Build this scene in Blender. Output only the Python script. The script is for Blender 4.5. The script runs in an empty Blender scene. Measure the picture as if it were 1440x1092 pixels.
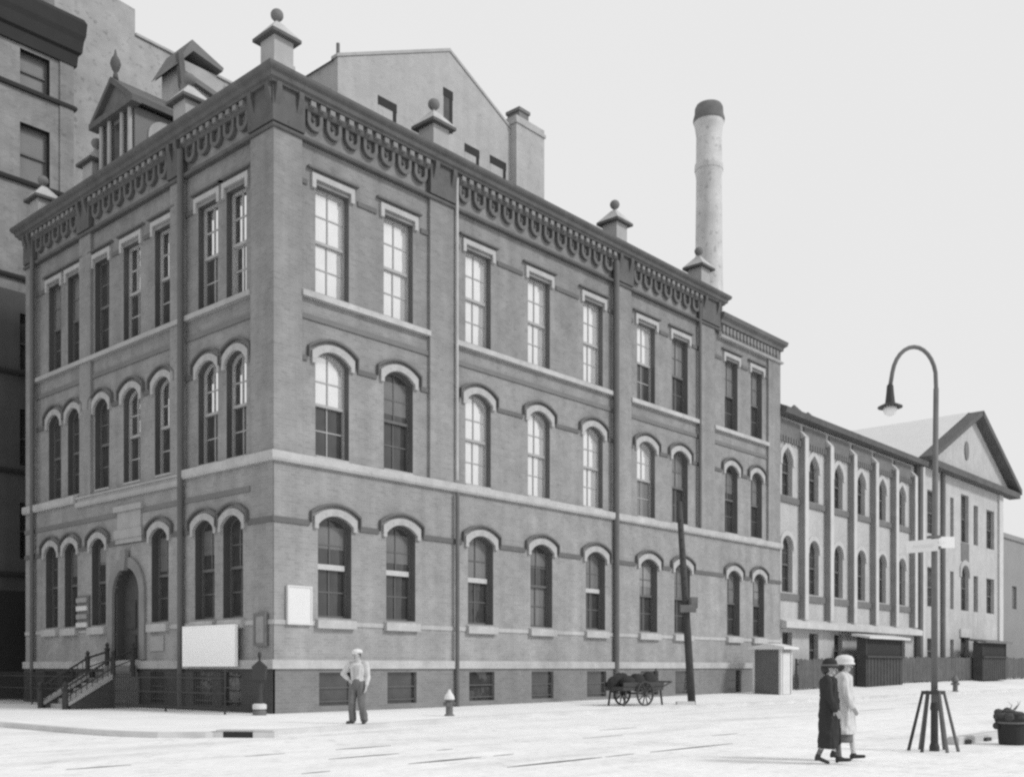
import bpy, bmesh, math, random
from mathutils import Vector, noise as mnoise
random.seed(7)
R = math.radians
PI = math.pi
scn = bpy.context.scene
COL = scn.collection

# ------------------------------------------------------------------ frame of the street corner
P0 = Vector((-6.9577, 30.5931, 0.0))          # street corner of the brick building
ANG = math.atan2(0.74503, 0.66703)            # u = along the long front, v = into the block
UD = Vector((math.cos(ANG), math.sin(ANG), 0)); VD = Vector((-math.sin(ANG), math.cos(ANG), 0))
def W(u, v, z=0.0): return P0 + UD * u + VD * v + Vector((0, 0, z))

# ------------------------------------------------------------------ mesh builder
class MB:
    def __init__(s): s.v = []; s.f = []; s.ch = []
    def add(s, vs, fs):
        s.ch.append((vs, fs)); o = len(s.v); s.v += [tuple(p) for p in vs]; s.f += [tuple(i + o for i in f) for f in fs]; return s
    def quad(s, a, b, c, d): return s.add([a, b, c, d], [(0, 1, 2, 3)])
    def poly(s, pts): return s.add(pts, [tuple(range(len(pts)))])
    def box(s, x0, x1, y0, y1, z0, z1):
        return s.add([(x0,y0,z0),(x1,y0,z0),(x1,y1,z0),(x0,y1,z0),(x0,y0,z1),(x1,y0,z1),(x1,y1,z1),(x0,y1,z1)],
                     [(0,3,2,1),(4,5,6,7),(0,1,5,4),(1,2,6,5),(2,3,7,6),(3,0,4,7)])
    def obox(s, c, ax, ay, az):                 # oriented box: centre and three half-axis vectors
        c = Vector(c); ax = Vector(ax); ay = Vector(ay); az = Vector(az)
        vs = [c + ax*i + ay*j + az*k for k in (-1,1) for j in (-1,1) for i in (-1,1)]
        return s.add(vs, [(0,2,3,1),(4,5,7,6),(0,1,5,4),(1,3,7,5),(3,2,6,7),(2,0,4,6)])
    def bar(s, p0, p1, w, h=None, up=(0,0,1)):
        p0 = Vector(p0); p1 = Vector(p1); d = p1 - p0; h = h or w
        x = d.normalized(); u = Vector(up)
        if abs(x.dot(u)) > .98: u = Vector((1,0,0))
        y = u.cross(x).normalized(); z = x.cross(y)
        return s.obox((p0+p1)/2, d/2, y*w/2, z*h/2)
    def prism(s, pts, y0, y1, ax='y'):          # polygon in x-z pushed along y (or y-z along x, x-y along z)
        n = len(pts)
        def m(p, t): return {'y': (p[0], t, p[1]), 'x': (t, p[0], p[1]), 'z': (p[0], p[1], t)}[ax]
        vs = [m(p, y0) for p in pts] + [m(p, y1) for p in pts]
        return s.add(vs, [tuple(range(n)), tuple(range(2*n-1, n-1, -1))] + [(i, i+n, (i+1)%n+n, (i+1)%n) for i in range(n)])
    def cone(s, p0, p1, r0, r1, n=16, caps=True):
        p0 = Vector(p0); p1 = Vector(p1); x = (p1-p0).normalized()
        u = Vector((0,0,1)) if abs(x.z) < .95 else Vector((1,0,0))
        a = u.cross(x).normalized(); b = x.cross(a)
        vs = [p0 + (a*math.cos(2*PI*i/n) + b*math.sin(2*PI*i/n))*r0 for i in range(n)] + \
             [p1 + (a*math.cos(2*PI*i/n) + b*math.sin(2*PI*i/n))*r1 for i in range(n)]
        fs = [(i, (i+1)%n, (i+1)%n+n, i+n) for i in range(n)]
        if caps: fs += [tuple(range(n-1,-1,-1)), tuple(range(n, 2*n))]
        return s.add(vs, fs)
    def tube(s, pts, r, n=12):
        rs = r if isinstance(r, (list, tuple)) else [r]*len(pts)
        P = [Vector(p) for p in pts]; rings = []; a = None
        for i, p in enumerate(P):
            d = (P[min(i+1,len(P)-1)] - P[max(i-1,0)]).normalized()
            if a is None:
                a = Vector((0,0,1)).cross(d) if abs(d.z) < .95 else Vector((1,0,0)).cross(d)
            a = (a - d*a.dot(d)).normalized(); b = d.cross(a)
            rings.append([p + (a*math.cos(2*PI*k/n) + b*math.sin(2*PI*k/n))*rs[i] for k in range(n)])
        vs = [q for r_ in rings for q in r_]
        fs = [(i*n+k, i*n+(k+1)%n, (i+1)*n+(k+1)%n, (i+1)*n+k) for i in range(len(P)-1) for k in range(n)]
        fs += [tuple(range(n-1,-1,-1)), tuple(range(len(vs)-n, len(vs)))]
        return s.add(vs, fs)
    def lathe(s, prof, c=(0,0,0), n=20, sx=1, sy=1, caps=True):
        vs = [(c[0]+r*sx*math.cos(2*PI*k/n), c[1]+r*sy*math.sin(2*PI*k/n), c[2]+z) for r, z in prof for k in range(n)]
        fs = [(i*n+k, i*n+(k+1)%n, (i+1)*n+(k+1)%n, (i+1)*n+k) for i in range(len(prof)-1) for k in range(n)]
        if caps: fs += [tuple(range(n-1,-1,-1)), tuple(range(len(vs)-n, len(vs)))]
        return s.add(vs, fs)
    def ball(s, c, rx, ry=None, rz=None, n=14, m=9):
        ry = ry or rx; rz = rz or rx
        prof = [(max(.001, math.sin(PI*i/m)), -math.cos(PI*i/m)) for i in range(m+1)]
        return s.lathe([(r*rx, z*rz) for r, z in prof], c, n, 1, ry/rx)
    def sweep(s, path, prof, closed_prof=False):  # plan path, profile of (outward, z); outward = left of travel
        P = [Vector((p[0], p[1])) for p in path]; nrm = []
        for i in range(len(P)):
            ns = []
            if i > 0: d = (P[i]-P[i-1]).normalized(); ns.append(Vector((-d.y, d.x)))
            if i < len(P)-1: d = (P[i+1]-P[i]).normalized(); ns.append(Vector((-d.y, d.x)))
            if len(ns) == 2:
                m = ns[0]+ns[1]; nrm.append(m / (m.length**2/2) if m.length > .01 else ns[0])
            else: nrm.append(ns[0])
        k = len(prof)
        vs = [(P[i].x + nrm[i].x*p, P[i].y + nrm[i].y*p, z) for i in range(len(P)) for p, z in prof]
        fs = [(i*k+j, i*k+j+1, (i+1)*k+j+1, (i+1)*k+j) for i in range(len(P)-1) for j in range(k-1)]
        fs += [tuple(range(k)), tuple(range(len(vs)-1, len(vs)-k-1, -1))]
        return s.add(vs, fs)
    def mesh(s, name, mat, smooth=False):
        me = bpy.data.meshes.new(name); me.from_pydata(s.v, [], s.f); me.validate()
        bm = bmesh.new(); bm.from_mesh(me); bmesh.ops.recalc_face_normals(bm, faces=bm.faces[:])
        if smooth:
            bmesh.ops.remove_doubles(bm, verts=bm.verts[:], dist=1e-5)
        bm.to_mesh(me); bm.free()
        if mat: me.materials.append(mat)
        if smooth:
            for p in me.polygons: p.use_smooth = True
        return me

def ob(name, mb, mat=None, parent=None, loc=(0,0,0), rz=0.0, smooth=False):
    me = mb if isinstance(mb, bpy.types.Mesh) else mb.mesh(name, mat, smooth)
    o = bpy.data.objects.new(name, me); COL.objects.link(o)
    o.location = loc; o.rotation_euler = (0, 0, rz)
    if parent: o.parent = parent
    return o
def tag(o, label=None, cat=None, group=None, kind=None):
    if label: o['label'] = label
    if cat: o['category'] = cat
    if group: o['group'] = group
    if kind: o['kind'] = kind
    return o
def thing(name, label, cat, loc=(0,0,0), rz=0.0, group=None):
    o = bpy.data.objects.new(name, None); COL.objects.link(o); o.empty_display_size = .3
    o.location = loc; o.rotation_euler = (0,0,rz)
    return tag(o, label, cat, group)
def ob_split(name, mb, mat, parent, rz=0.0):
    for vs, fs in mb.ch:
        ob(name, MB().add(vs, fs), mat, parent, rz=rz)
def struct(name, mb, mat, loc=(0,0,0), rz=0.0, smooth=False):
    return tag(ob(name, mb, mat, None, loc, rz, smooth), kind='structure')
def dup(o, parent=None):
    c = o.copy(); COL.objects.link(c); c.parent = parent
    for ch in list(o.children): dup(ch, c)
    return c

# ------------------------------------------------------------------ materials (the photograph is black and white)
def M(name, col, rough=.85, var=.15, scale=2.0, brick=0.0, streak=0.0, bump=0.0, spots=0.0, spec=.3, wall_shade=None, flat=None):
    m = bpy.data.materials.new(name); m.use_nodes = True
    nt = m.node_tree; N = nt.nodes; L = nt.links
    b = N['Principled BSDF']; b.inputs['Roughness'].default_value = rough
    b.inputs['Specular IOR Level'].default_value = spec
    tc = N.new('ShaderNodeTexCoord')
    def math_(op, a, bb, c=None):
        n = N.new('ShaderNodeMath'); n.operation = op
        for i, x in enumerate((a, bb, c)):
            if x is None: continue
            if isinstance(x, (int, float)): n.inputs[i].default_value = x
            else: L.new(x, n.inputs[i])
        return n.outputs[0]
    def noise(sc, detail=4, vec=None, stretch=None):
        n = N.new('ShaderNodeTexNoise'); n.inputs['Scale'].default_value = sc; n.inputs['Detail'].default_value = detail
        src = vec or tc.outputs['Object']
        if stretch:
            mp = N.new('ShaderNodeMapping'); mp.inputs['Scale'].default_value = stretch
            L.new(src, mp.inputs['Vector']); src = mp.outputs[0]
        L.new(src, n.inputs['Vector']); return n.outputs['Fac']
    f = math_('MULTIPLY_ADD', math_('SUBTRACT', noise(scale, 6), .5), var*2.6, 1.0)
    f2 = math_('MULTIPLY_ADD', math_('SUBTRACT', noise(scale*.17, 3), .5), var*2.0, 1.0)
    f = math_('MULTIPLY', f, f2)
    if streak:
        s = math_('MULTIPLY_ADD', math_('SUBTRACT', noise(1.0, 5, stretch=(1.6, 1.6, .12)), .5), streak*3.0, 1.0)
        f = math_('MULTIPLY', f, s)
    if spots:
        n = noise(scale*3.1, 2)
        mr = N.new('ShaderNodeMapRange'); mr.inputs[1].default_value = .58; mr.inputs[2].default_value = .72
        mr.inputs[3].default_value = 1.0; mr.inputs[4].default_value = 1.0-spots
        L.new(n, mr.inputs[0]); f = math_('MULTIPLY', f, mr.outputs[0])
    if wall_shade:                                    # ground bounce and cornice shade painted in as a height gradient
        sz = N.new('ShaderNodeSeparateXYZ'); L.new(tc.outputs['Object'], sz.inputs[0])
        mz = N.new('ShaderNodeMapRange'); mz.inputs[1].default_value = wall_shade[0]; mz.inputs[2].default_value = wall_shade[1]
        mz.inputs[3].default_value = wall_shade[2]; mz.inputs[4].default_value = wall_shade[3]
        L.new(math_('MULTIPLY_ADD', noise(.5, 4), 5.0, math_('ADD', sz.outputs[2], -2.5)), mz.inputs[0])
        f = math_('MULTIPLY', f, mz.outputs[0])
    if brick:
        sx = N.new('ShaderNodeSeparateXYZ'); L.new(tc.outputs['Object'], sx.inputs[0])
        cx = N.new('ShaderNodeCombineXYZ'); 
        if flat: L.new(sx.outputs[0], cx.inputs[0]); L.new(sx.outputs[1], cx.inputs[1])
        else: L.new(math_('ADD', sx.outputs[0], sx.outputs[1]), cx.inputs[0]); L.new(sx.outputs[2], cx.inputs[1])
        br = N.new('ShaderNodeTexBrick'); L.new(cx.outputs[0], br.inputs['Vector'])
        br.inputs['Scale'].default_value = 1.0; br.inputs['Brick Width'].default_value = .24; br.inputs['Row Height'].default_value = .09
        br.inputs['Mortar Size'].default_value = .011; br.inputs['Mortar Smooth'].default_value = .4; br.inputs['Bias'].default_value = 0
        if flat: br.inputs['Brick Width'].default_value, br.inputs['Row Height'].default_value = flat
        br.inputs['Color1'].default_value = (1-brick*.5,)*3+(1,); br.inputs['Color2'].default_value = (1+brick*.35,)*3+(1,)
        br.inputs['Mortar'].default_value = (1+brick*(.6 if not flat else -1.6),)*3+(1,)
        bw = N.new('ShaderNodeRGBToBW'); L.new(br.outputs['Color'], bw.inputs[0])
        f = math_('MULTIPLY', f, bw.outputs[0])
    v = math_('MULTIPLY', f, col)
    cc = N.new('ShaderNodeCombineColor')
    for i in range(3): L.new(v, cc.inputs[i])
    L.new(cc.outputs[0], b.inputs['Base Color'])
    if bump:
        bp = N.new('ShaderNodeBump'); bp.inputs['Strength'].default_value = bump; bp.inputs['Distance'].default_value = .05
        L.new(noise(scale*4, 5), bp.inputs['Height']); L.new(bp.outputs[0], b.inputs['Normal'])
    return m
def glass(name, col, metal, rough, var, wav=.25, spec=.5):
    m = M(name, col, rough, var, 1.3, spec=spec)
    nt = m.node_tree; N = nt.nodes; L = nt.links; b = N['Principled BSDF']
    b.inputs['Metallic'].default_value = metal
    tc = N.new('ShaderNodeTexCoord'); n = N.new('ShaderNodeTexNoise'); n.inputs['Scale'].default_value = 1.8
    L.new(tc.outputs['Object'], n.inputs['Vector'])
    bp = N.new('ShaderNodeBump'); bp.inputs['Strength'].default_value = wav; bp.inputs['Distance'].default_value = .02
    L.new(n.outputs['Fac'], bp.inputs['Height']); L.new(bp.outputs[0], b.inputs['Normal'])
    return m

m_brick = M('red_brick', .252, .9, .20, 1.5, brick=.20, streak=.2, spots=.12, bump=.15, wall_shade=(3, 16, 1.16, .86))
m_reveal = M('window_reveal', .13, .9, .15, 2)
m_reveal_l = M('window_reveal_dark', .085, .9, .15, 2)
m_brick_dk = M('dark_moulded_brick', .13, .9, .15, 2)
m_brick_md = M('mid_moulded_brick', .17, .9, .15, 2)
m_stone = M('pale_sandstone', .43, .85, .2, 2.6, streak=.1, bump=.2, spots=.15)
m_hood = M('grey_sandstone_hood', .40, .85, .22, 3.5, bump=.2, spots=.2)
m_brick_md2 = M('brown_stone_surround', .23, .9, .2, 2)
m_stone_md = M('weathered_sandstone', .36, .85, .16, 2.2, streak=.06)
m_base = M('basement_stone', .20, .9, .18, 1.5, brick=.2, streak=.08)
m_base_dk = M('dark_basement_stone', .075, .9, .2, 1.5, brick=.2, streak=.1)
m_corn = M('painted_cornice', .10, .75, .25, 2.5, streak=.14, spots=.2)
m_corn2 = M('painted_cornice_lower', .125, .8, .3, 3)
m_dent = M('dentil_stone', .21, .8, .25, 4)
m_frame = M('sash_paint', .13, .6, .15, 6)
m_frame_l = M('pale_sash_paint', .36, .6, .1, 6)
m_rail = M('pale_sash_rail', .5, .6, .15, 6)
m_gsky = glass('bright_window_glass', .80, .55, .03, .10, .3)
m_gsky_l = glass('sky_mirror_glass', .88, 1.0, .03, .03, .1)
m_gdark = glass('dark_window_glass', .06, 0.0, .05, .6, .5, .7)
m_gblind = glass('glass_over_blind', .19, 0.0, .1, .2, .2, .5)
m_roof = M('tar_roof', .12, .9, .2, 1)
m_iron = M('black_iron', .045, .6, .2, 5)
m_iron_g = M('grey_iron', .14, .6, .2, 5)
m_wood_dk = M('dark_wood', .06, .8, .3, 3, streak=.1)
m_door = M('door_paint', .07, .6, .2, 3)
m_white = M('white_board_paint', .66, .7, .04, 2)
m_poster = M('white_poster', .95, .7, .02, 2)
m_offwhite = M('off_white_board', .6, .7, .1, 3)
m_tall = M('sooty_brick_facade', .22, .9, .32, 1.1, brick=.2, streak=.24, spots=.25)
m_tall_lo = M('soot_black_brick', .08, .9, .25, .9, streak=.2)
m_tall_dk = M('sooty_cornice', .026, .8, .2, 2)
m_party = M('patched_party_wall', .33, .95, .26, 1.1, brick=.08, streak=.1, spots=.35)
m_gable = M('pale_party_wall', .37, .95, .14, .9, brick=.12, streak=.1, spots=.12)
m_stack = M('chimney_stack_brick', .52, .9, .2, .9, brick=.1, streak=.12, spots=.3)
m_stack_cap = M('stained_stack_cap', .15, .9, .3, 1.5)
m_low = M('light_brick', .42, .9, .13, 1.1, brick=.14, streak=.12, spots=.08)
m_low_st = M('light_limestone', .50, .85, .14, 2, streak=.08)
m_low_dk = M('corbelled_brick', .16, .9, .2, 4)
m_low_side = M('shaded_brick_side', .23, .9, .2, 2, streak=.15)  # shade painted as a darker colour on the buttress side plates
m_low_st2 = M('soft_limestone', .46, .85, .14, 2)
m_slate = M('pale_slate', .62, .7, .06, 2)
m_roof_dk = M('dark_eave', .10, .8, .3, 5, bump=.5)
m_far = M('hazy_brick', .25, .95, .1, .5)
m_fence = M('weathered_fence', .11, .9, .3, 2.5, streak=.2)
m_street = M('pale_street', .81, .95, .09, 1.1, brick=.05, bump=.7, spots=.14, flat=(.30,.16))
m_walk = M('pale_sidewalk', .80, .95, .08, .9, brick=.07, bump=.3, spots=.09, flat=(1.9,1.3))
m_kerb = M('kerb_stone', .58, .9, .2, 1.4)
m_skin = M('skin', .42, .6, .05, 6)
m_black = M('black_cloth', .035, .95, .15, 6)
m_grey = M('grey_cloth', .15, .95, .15, 6)
m_pale = M('pale_cloth', .58, .95, .08, 6)
m_palehat = M('pale_felt', .66, .95, .06, 6)
m_hair = M('dark_hair', .05, .8, .2, 10)
m_shoe = M('dark_leather', .04, .5, .1, 8)
m_hyd = M('hydrant_paint', .15, .6, .2, 6)
m_wood = M('grey_wood', .3, .85, .25, 3, streak=.2)
m_bl1 = glass('blind_behind_glass', .16, 0, .15, .3, .2, .4)
m_bl2 = glass('pale_blind_behind_glass', .27, 0, .15, .25, .2, .4)
m_globe = M('milk_glass', .75, .3, .02, 3)

# street: extra ruts running along the long street
def street_ruts(m):
    nt = m.node_tree; N = nt.nodes; L = nt.links; b = N['Principled BSDF']
    src = b.inputs['Base Color'].links[0].from_socket
    tc = N.new('ShaderNodeTexCoord'); mp = N.new('ShaderNodeMapping'); mp.inputs['Scale'].default_value = (.12, .8, 1)
    L.new(tc.outputs['Object'], mp.inputs['Vector'])
    n = N.new('ShaderNodeTexNoise'); n.inputs['Scale'].default_value = 1.4; n.inputs['Detail'].default_value = 5
    L.new(mp.outputs[0], n.inputs['Vector'])
    mr = N.new('ShaderNodeMapRange'); mr.inputs[1].default_value = .52; mr.inputs[2].default_value = .74; mr.inputs[3].default_value = 1; mr.inputs[4].default_value = .82
    L.new(n.outputs['Fac'], mr.inputs[0])
    n2 = N.new('ShaderNodeTexNoise'); n2.inputs['Scale'].default_value = 3.5; n2.inputs['Detail'].default_value = 6; n2.inputs['Roughness'].default_value = .7
    L.new(tc.outputs['Object'], n2.inputs['Vector'])
    mr2 = N.new('ShaderNodeMapRange'); mr2.inputs[1].default_value = .56; mr2.inputs[2].default_value = .78; mr2.inputs[3].default_value = 1; mr2.inputs[4].default_value = .70
    L.new(n2.outputs['Fac'], mr2.inputs[0])
    mu = N.new('ShaderNodeMath'); mu.operation = 'MULTIPLY'; L.new(mr.outputs[0], mu.inputs[0]); L.new(mr2.outputs[0], mu.inputs[1])
    mx = N.new('ShaderNodeVectorMath'); mx.operation = 'SCALE'
    L.new(src, mx.inputs[0]); L.new(mu.outputs[0], mx.inputs['Scale']); L.new(mx.outputs[0], b.inputs['Base Color'])
street_ruts(m_street)

# ------------------------------------------------------------------ ground
ZS = -0.12
g = MB(); g.quad((-3000,-3000,ZS),(3000,-3000,ZS),(3000,3000,ZS),(-3000,3000,ZS))
struct('street', g, m_street, W(0,0), ANG)
def lerp_pts(u, pts):
    for (a, za), (b, zb) in zip(pts, pts[1:]):
        if u <= b: return za + (zb-za)*max(0, (u-a)/(b-a))
    return pts[-1][1]
def zwall(u): return lerp_pts(u, [(-100,0),(8,0),(28,.15),(45,.42),(60,.5),(200,.5)])
kerb = [(-7.3,70),(-7.3,10),(-7.3,-2.5),(-7.2,-4.2),(-6.8,-5.5),(-6.1,-6.2),(-5.0,-6.55),(-3.5,-6.5),(-1.5,-6.3),(2,-5.7),(6,-5.4)] + [(u,-5.3) for u in (12,20,28,36,45,60,80,120,220)]
def offs(path, d):
    out = []
    for i, p in enumerate(path):
        a = Vector(path[max(i-1,0)]); b = Vector(path[min(i+1,len(path)-1)]); t = (b-a).normalized()
        out.append((p[0]-t.y*d, p[1]+t.x*d))
    return out
kin = offs(kerb, .2)
inner = [(3,70),(3,10),(3,3),(3,3),(3,3),(3,3),(3,3),(3,3),(3,3),(3.5,3),(6,3)] + [(u,3) for u in (12,20,28,36,45,60,80,120,220)]
inner0 = [(-.3,70),(-.3,10),(-.3,0),(-.3,-.1),(-.3,-.2),(-.3,-.3),(-.3,-.3),(0,-.3),(1,-.3),(3,-.3),(6,-.3)] + [(u,-.3) for u in (12,20,28,36,45,60,80,120,220)]
kb = MB(); sw = MB()
for i in range(len(kerb)-1):
    a, b = kerb[i], kerb[i+1]; c, d = kin[i], kin[i+1]
    kb.quad((*a,ZS-.05),(*b,ZS-.05),(*b,0),(*a,0)); kb.quad((*a,0),(*b,0),(*d,.0),(*c,.0))
    for p0, p1, q0, q1, za, zb, zc, zd in ((c,d,inner0[i],inner0[i+1],0,0,zwall(inner0[i][0]),zwall(inner0[i+1][0])),
                                           (inner0[i],inner0[i+1],inner[i],inner[i+1],zwall(inner0[i][0]),zwall(inner0[i+1][0]),zwall(inner[i][0]),zwall(inner[i+1][0]))):
        sw.quad((*p0,za),(*p1,zb),(*q1,zd),(*q0,zc))
sw.quad((3,3,0),(6,3,0),(6,70,0),(3,70,0))
struct('kerb', kb, m_kerb, W(0,0), ANG)
struct('sidewalk', sw, m_walk, W(0,0), ANG)

# tram rails, showing here and there through the dust of the street
def track(label, rails):
    t = thing('tram_track', label, 'tram track', W(0, rails[0][0], ZS), ANG, 'tram tracks in the street')
    for v, segs in rails:
        for a, b, w in segs:
            mb = MB(); n = max(2, int((b-a)/.35)); pts = []
            for i in range(n+1):
                f = i/n; hw = w*min(1, 3.2*f*(1-f)+.12)*(.8+.4*random.random())
                pts.append((a+(b-a)*f, hw))
            for (x0, w0), (x1, w1) in zip(pts, pts[1:]):
                vv = v - rails[0][0]
                mb.add([(x0,vv-w0,.006),(x1,vv-w1,.006),(x1,vv+w1,.006),(x0,vv+w0,.006),(x0,vv-w0,-.05),(x1,vv-w1,-.05),(x1,vv+w1,-.05),(x0,vv+w0,-.05)],
                       [(0,1,2,3),(0,4,5,1),(3,2,6,7)])
            ob('rail', mb, m_iron_g, t)
track('dark tram rails nearer the brick building, half buried in the street', [(-10.75, [(-11.2,-10.2,.06),(-8.2,-7.4,.03),(-6.3,-5.0,.06),(1.5,3,.03),(16,19,.025)]), (-12.2, [(-7.6,-6.1,.06),(-5.2,-4.8,.03),(-1,.4,.03)])])
track('dark tram rails nearest the viewer, showing at the bottom edge', [(-13.76, [(-9.3,-8.8,.03),(-7.3,-5.7,.07),(-5.4,-4.9,.03),(1.5,2.6,.03)]), (-15.25, [(-6.7,-4.4,.075),(-4.3,-3.5,.03),(-3.0,-0.2,.05)])])

# ------------------------------------------------------------------ openings
def arch_pts(a, b, spring, rise, kind, n=10):
    if kind == 'rect' or rise <= 0: return [(a, spring), (b, spring)]
    w = (b-a)/2; c = (a+b)/2; pts = []
    if kind == 'point':
        for i in range(n+1):
            f = i/n*2-1; t = 1-abs(f)
            pts.append((c+f*w, spring + rise*(t**.62 if t > 0 else 0)))
        return pts
    rad = (w*w + rise*rise)/(2*rise); zc = spring + rise - rad; th = math.asin(min(1, w/rad))
    if rise > w*.999: th = PI/2
    for i in range(n+1):
        t = -th + 2*th*i/n
        pts.append((c + rad*math.sin(t), zc + rad*math.cos(t)))
    return pts
def facade(mb, s0, s1, z0, z1, y, wins, depth, rv=None):
    wins = sorted(wins, key=lambda w: w[0]); s = s0
    for a, b, zs, spring, rise, kind in wins:
        mb.quad((s,y,z0),(a,y,z0),(a,y,z1),(s,y,z1))
        if zs > z0+1e-4: mb.quad((a,y,z0),(b,y,z0),(b,y,zs),(a,y,zs))
        ap = arch_pts(a, b, spring, rise, kind)
        r_ = mb
        if rv is not None: r_ = MB(); rv.append(r_)
        for p, q in zip(ap, ap[1:]):
            mb.quad((p[0],y,p[1]),(q[0],y,q[1]),(q[0],y,z1),(p[0],y,z1))
            r_.quad((p[0],y,p[1]),(q[0],y,q[1]),(q[0],y+depth,q[1]),(p[0],y+depth,p[1]))
        for x in (a, b): r_.quad((x,y,zs),(x,y+depth,zs),(x,y+depth,spring),(x,y,spring))
        mb.quad((a,y,zs),(b,y,zs),(b,y+depth,zs),(a,y+depth,zs))
        s = b
    mb.quad((s,y,z0),(s1,y,z0),(s1,y,z1),(s,y,z1))

CACHE = {}
def win_meshes(w, h, rise, kind, grid=(2,2), dy=.30, rail=.5):
    key = (round(w,3), round(h,3), round(rise,3), kind, grid, dy)
    if key in CACHE: return CACHE[key]
    spring = h - rise; a, b = -w/2, w/2
    fr = MB(); t = .055
    out = arch_pts(a, b, spring, rise, kind)
    inn = arch_pts(a+t, b-t, spring - (t if rise <= 0 else 0), rise - (t if rise > 0 else 0), kind)
    mid = h*rail
    fr.box(a, a+t, dy, dy+.1, 0, spring); fr.box(b-t, b, dy, dy+.1, 0, spring)
    fr.box(a+t, b-t, dy+.05, dy+.1, 0, t+.03); fr.box(a+t, b-t, dy-.01, dy+.09, mid-.045, mid+.045)
    for (p, q), (r, s_) in zip(zip(out, out[1:]), zip(inn, inn[1:])):
        fr.add([(p[0],dy,p[1]),(q[0],dy,q[1]),(s_[0],dy,s_[1]),(r[0],dy,r[1]),(r[0],dy+.09,r[1]),(s_[0],dy+.09,s_[1])], [(0,1,2,3),(3,2,5,4)])
    nc, nr = grid; mw = .02
    for i in range(1, nc):
        x = a+t + (w-2*t)*i/nc
        fr.box(x-mw, x+mw, dy+.02, dy+.05, mid+.05, h-t-.01); fr.box(x-mw, x+mw, dy+.06, dy+.09, t+.03, mid-.05)
    for i in range(1, nr):
        z = mid + (spring-mid+rise*.5)*i/nr; fr.box(a+t, b-t, dy+.025, dy+.048, z-mw, z+mw)
        z = t + (mid-t)*i/nr; fr.box(a+t, b-t, dy+.065, dy+.088, z-mw, z+mw)
    up = MB(); up.poly([(a+.03, dy+.05, mid)] + [(b-.03, dy+.05, mid)] + [(min(max(p[0],a+.03),b-.03), dy+.05, p[1]-.02) for p in reversed(out)])
    lo = MB(); lo.quad((a+.03, dy+.09, .02),(b-.03, dy+.09, .02),(b-.03, dy+.09, mid),(a+.03, dy+.09, mid))
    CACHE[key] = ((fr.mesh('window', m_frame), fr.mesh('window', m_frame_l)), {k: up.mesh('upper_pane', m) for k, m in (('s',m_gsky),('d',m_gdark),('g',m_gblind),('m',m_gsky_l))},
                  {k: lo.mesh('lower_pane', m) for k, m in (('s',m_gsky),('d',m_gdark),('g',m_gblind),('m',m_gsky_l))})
    return CACHE[key]
def hood_mesh(w, rise, kind, off=.03, th=.17, ear=.14, y0=-.09, y1=.05, name='hood', mat=None):
    key = (name, w, rise, kind, off, th, ear, y0)
    if key in CACHE: return CACHE[key]
    mb = MB(); a, b = -w/2-off, w/2+off; t = th*.85
    if kind == 'rect':
        mb.box(a-t, b+t, y0, y1, off+.1, off+.1+th)
        mb.box(a-t, a, y0, y1, -ear, off+.1); mb.box(b, b+t, y0, y1, -ear, off+.1)
    else:
        sh = th*1.35
        i_ = arch_pts(a, b, 0, rise+off*.6, kind); o_ = arch_pts(a-t, b+t, sh, rise+off-.03, kind)
        for (p, q), (r, s) in zip(zip(i_, i_[1:]), zip(o_, o_[1:])):
            mb.add([(p[0],y0,p[1]),(q[0],y0,q[1]),(s[0],y0,s[1]),(r[0],y0,r[1]),(p[0],y1,p[1]),(q[0],y1,q[1]),(s[0],y1,s[1]),(r[0],y1,r[1])],
                   [(0,1,2,3),(3,2,6,7),(0,4,5,1)])
        mb.prism([(a-t,-ear),(a,-ear),(a,0),(a-t,sh)], y0, y1); mb.prism([(b,-ear),(b+t,-ear),(b+t,sh),(b,0)], y0, y1)
    CACHE[key] = mb.mesh(name, mat or m_hood); return CACHE[key]
def drip_mesh(w, rise, kind):
    key = ('drip', w, rise, kind)
    if key in CACHE: return CACHE[key]
    mb = MB(); y0, y1 = -.13, .05; t = .25; a, b = -w/2-.03-t, w/2+.03+t; d = .06
    if kind == 'rect': mb.box(a-.05, b+.05, y0, y1, .40, .40+d)
    else:
        sh = .30; i_ = arch_pts(a, b, sh+.002, rise+.03, kind); o_ = arch_pts(a-d*.7, b+d*.7, sh+d, rise+.04, kind)
        for (p, q), (r, s) in zip(zip(i_, i_[1:]), zip(o_, o_[1:])):
            mb.add([(p[0],y0,p[1]),(q[0],y0,q[1]),(s[0],y0,s[1]),(r[0],y0,r[1]),(p[0],y1,p[1]),(q[0],y1,q[1]),(s[0],y1,s[1]),(r[0],y1,r[1])],
                   [(0,1,2,3),(3,2,6,7),(0,4,5,1)])
        mb.prism([(a-d*.7,.02),(a-.002,.02),(a-.002,sh),(a-d*.7,sh+d)], y0, y1); mb.prism([(b+.002,.02),(b+d*.7,.02),(b+d*.7,sh+d),(b+.002,sh)], y0, y1)
    CACHE[key] = mb.mesh('drip_mould', m_brick_dk); return CACHE[key]
def sill_mesh(w, kind):
    key = ('sill', w, kind)
    if key in CACHE: return CACHE[key]
    mb = MB()
    if kind == 'slab': mb.prism([(-.16,-.33),(-.16,-.08),(.3,.02),(.3,-.33)], -w/2-.1, w/2+.1, 'x')
    else: mb.prism([(-.02,-.06),(-.02,.0),(.32,.07),(.32,-.06)], -w/2+.01, w/2-.01, 'x')
    CACHE[key] = mb.mesh('sill', m_stone); return CACHE[key]

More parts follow.
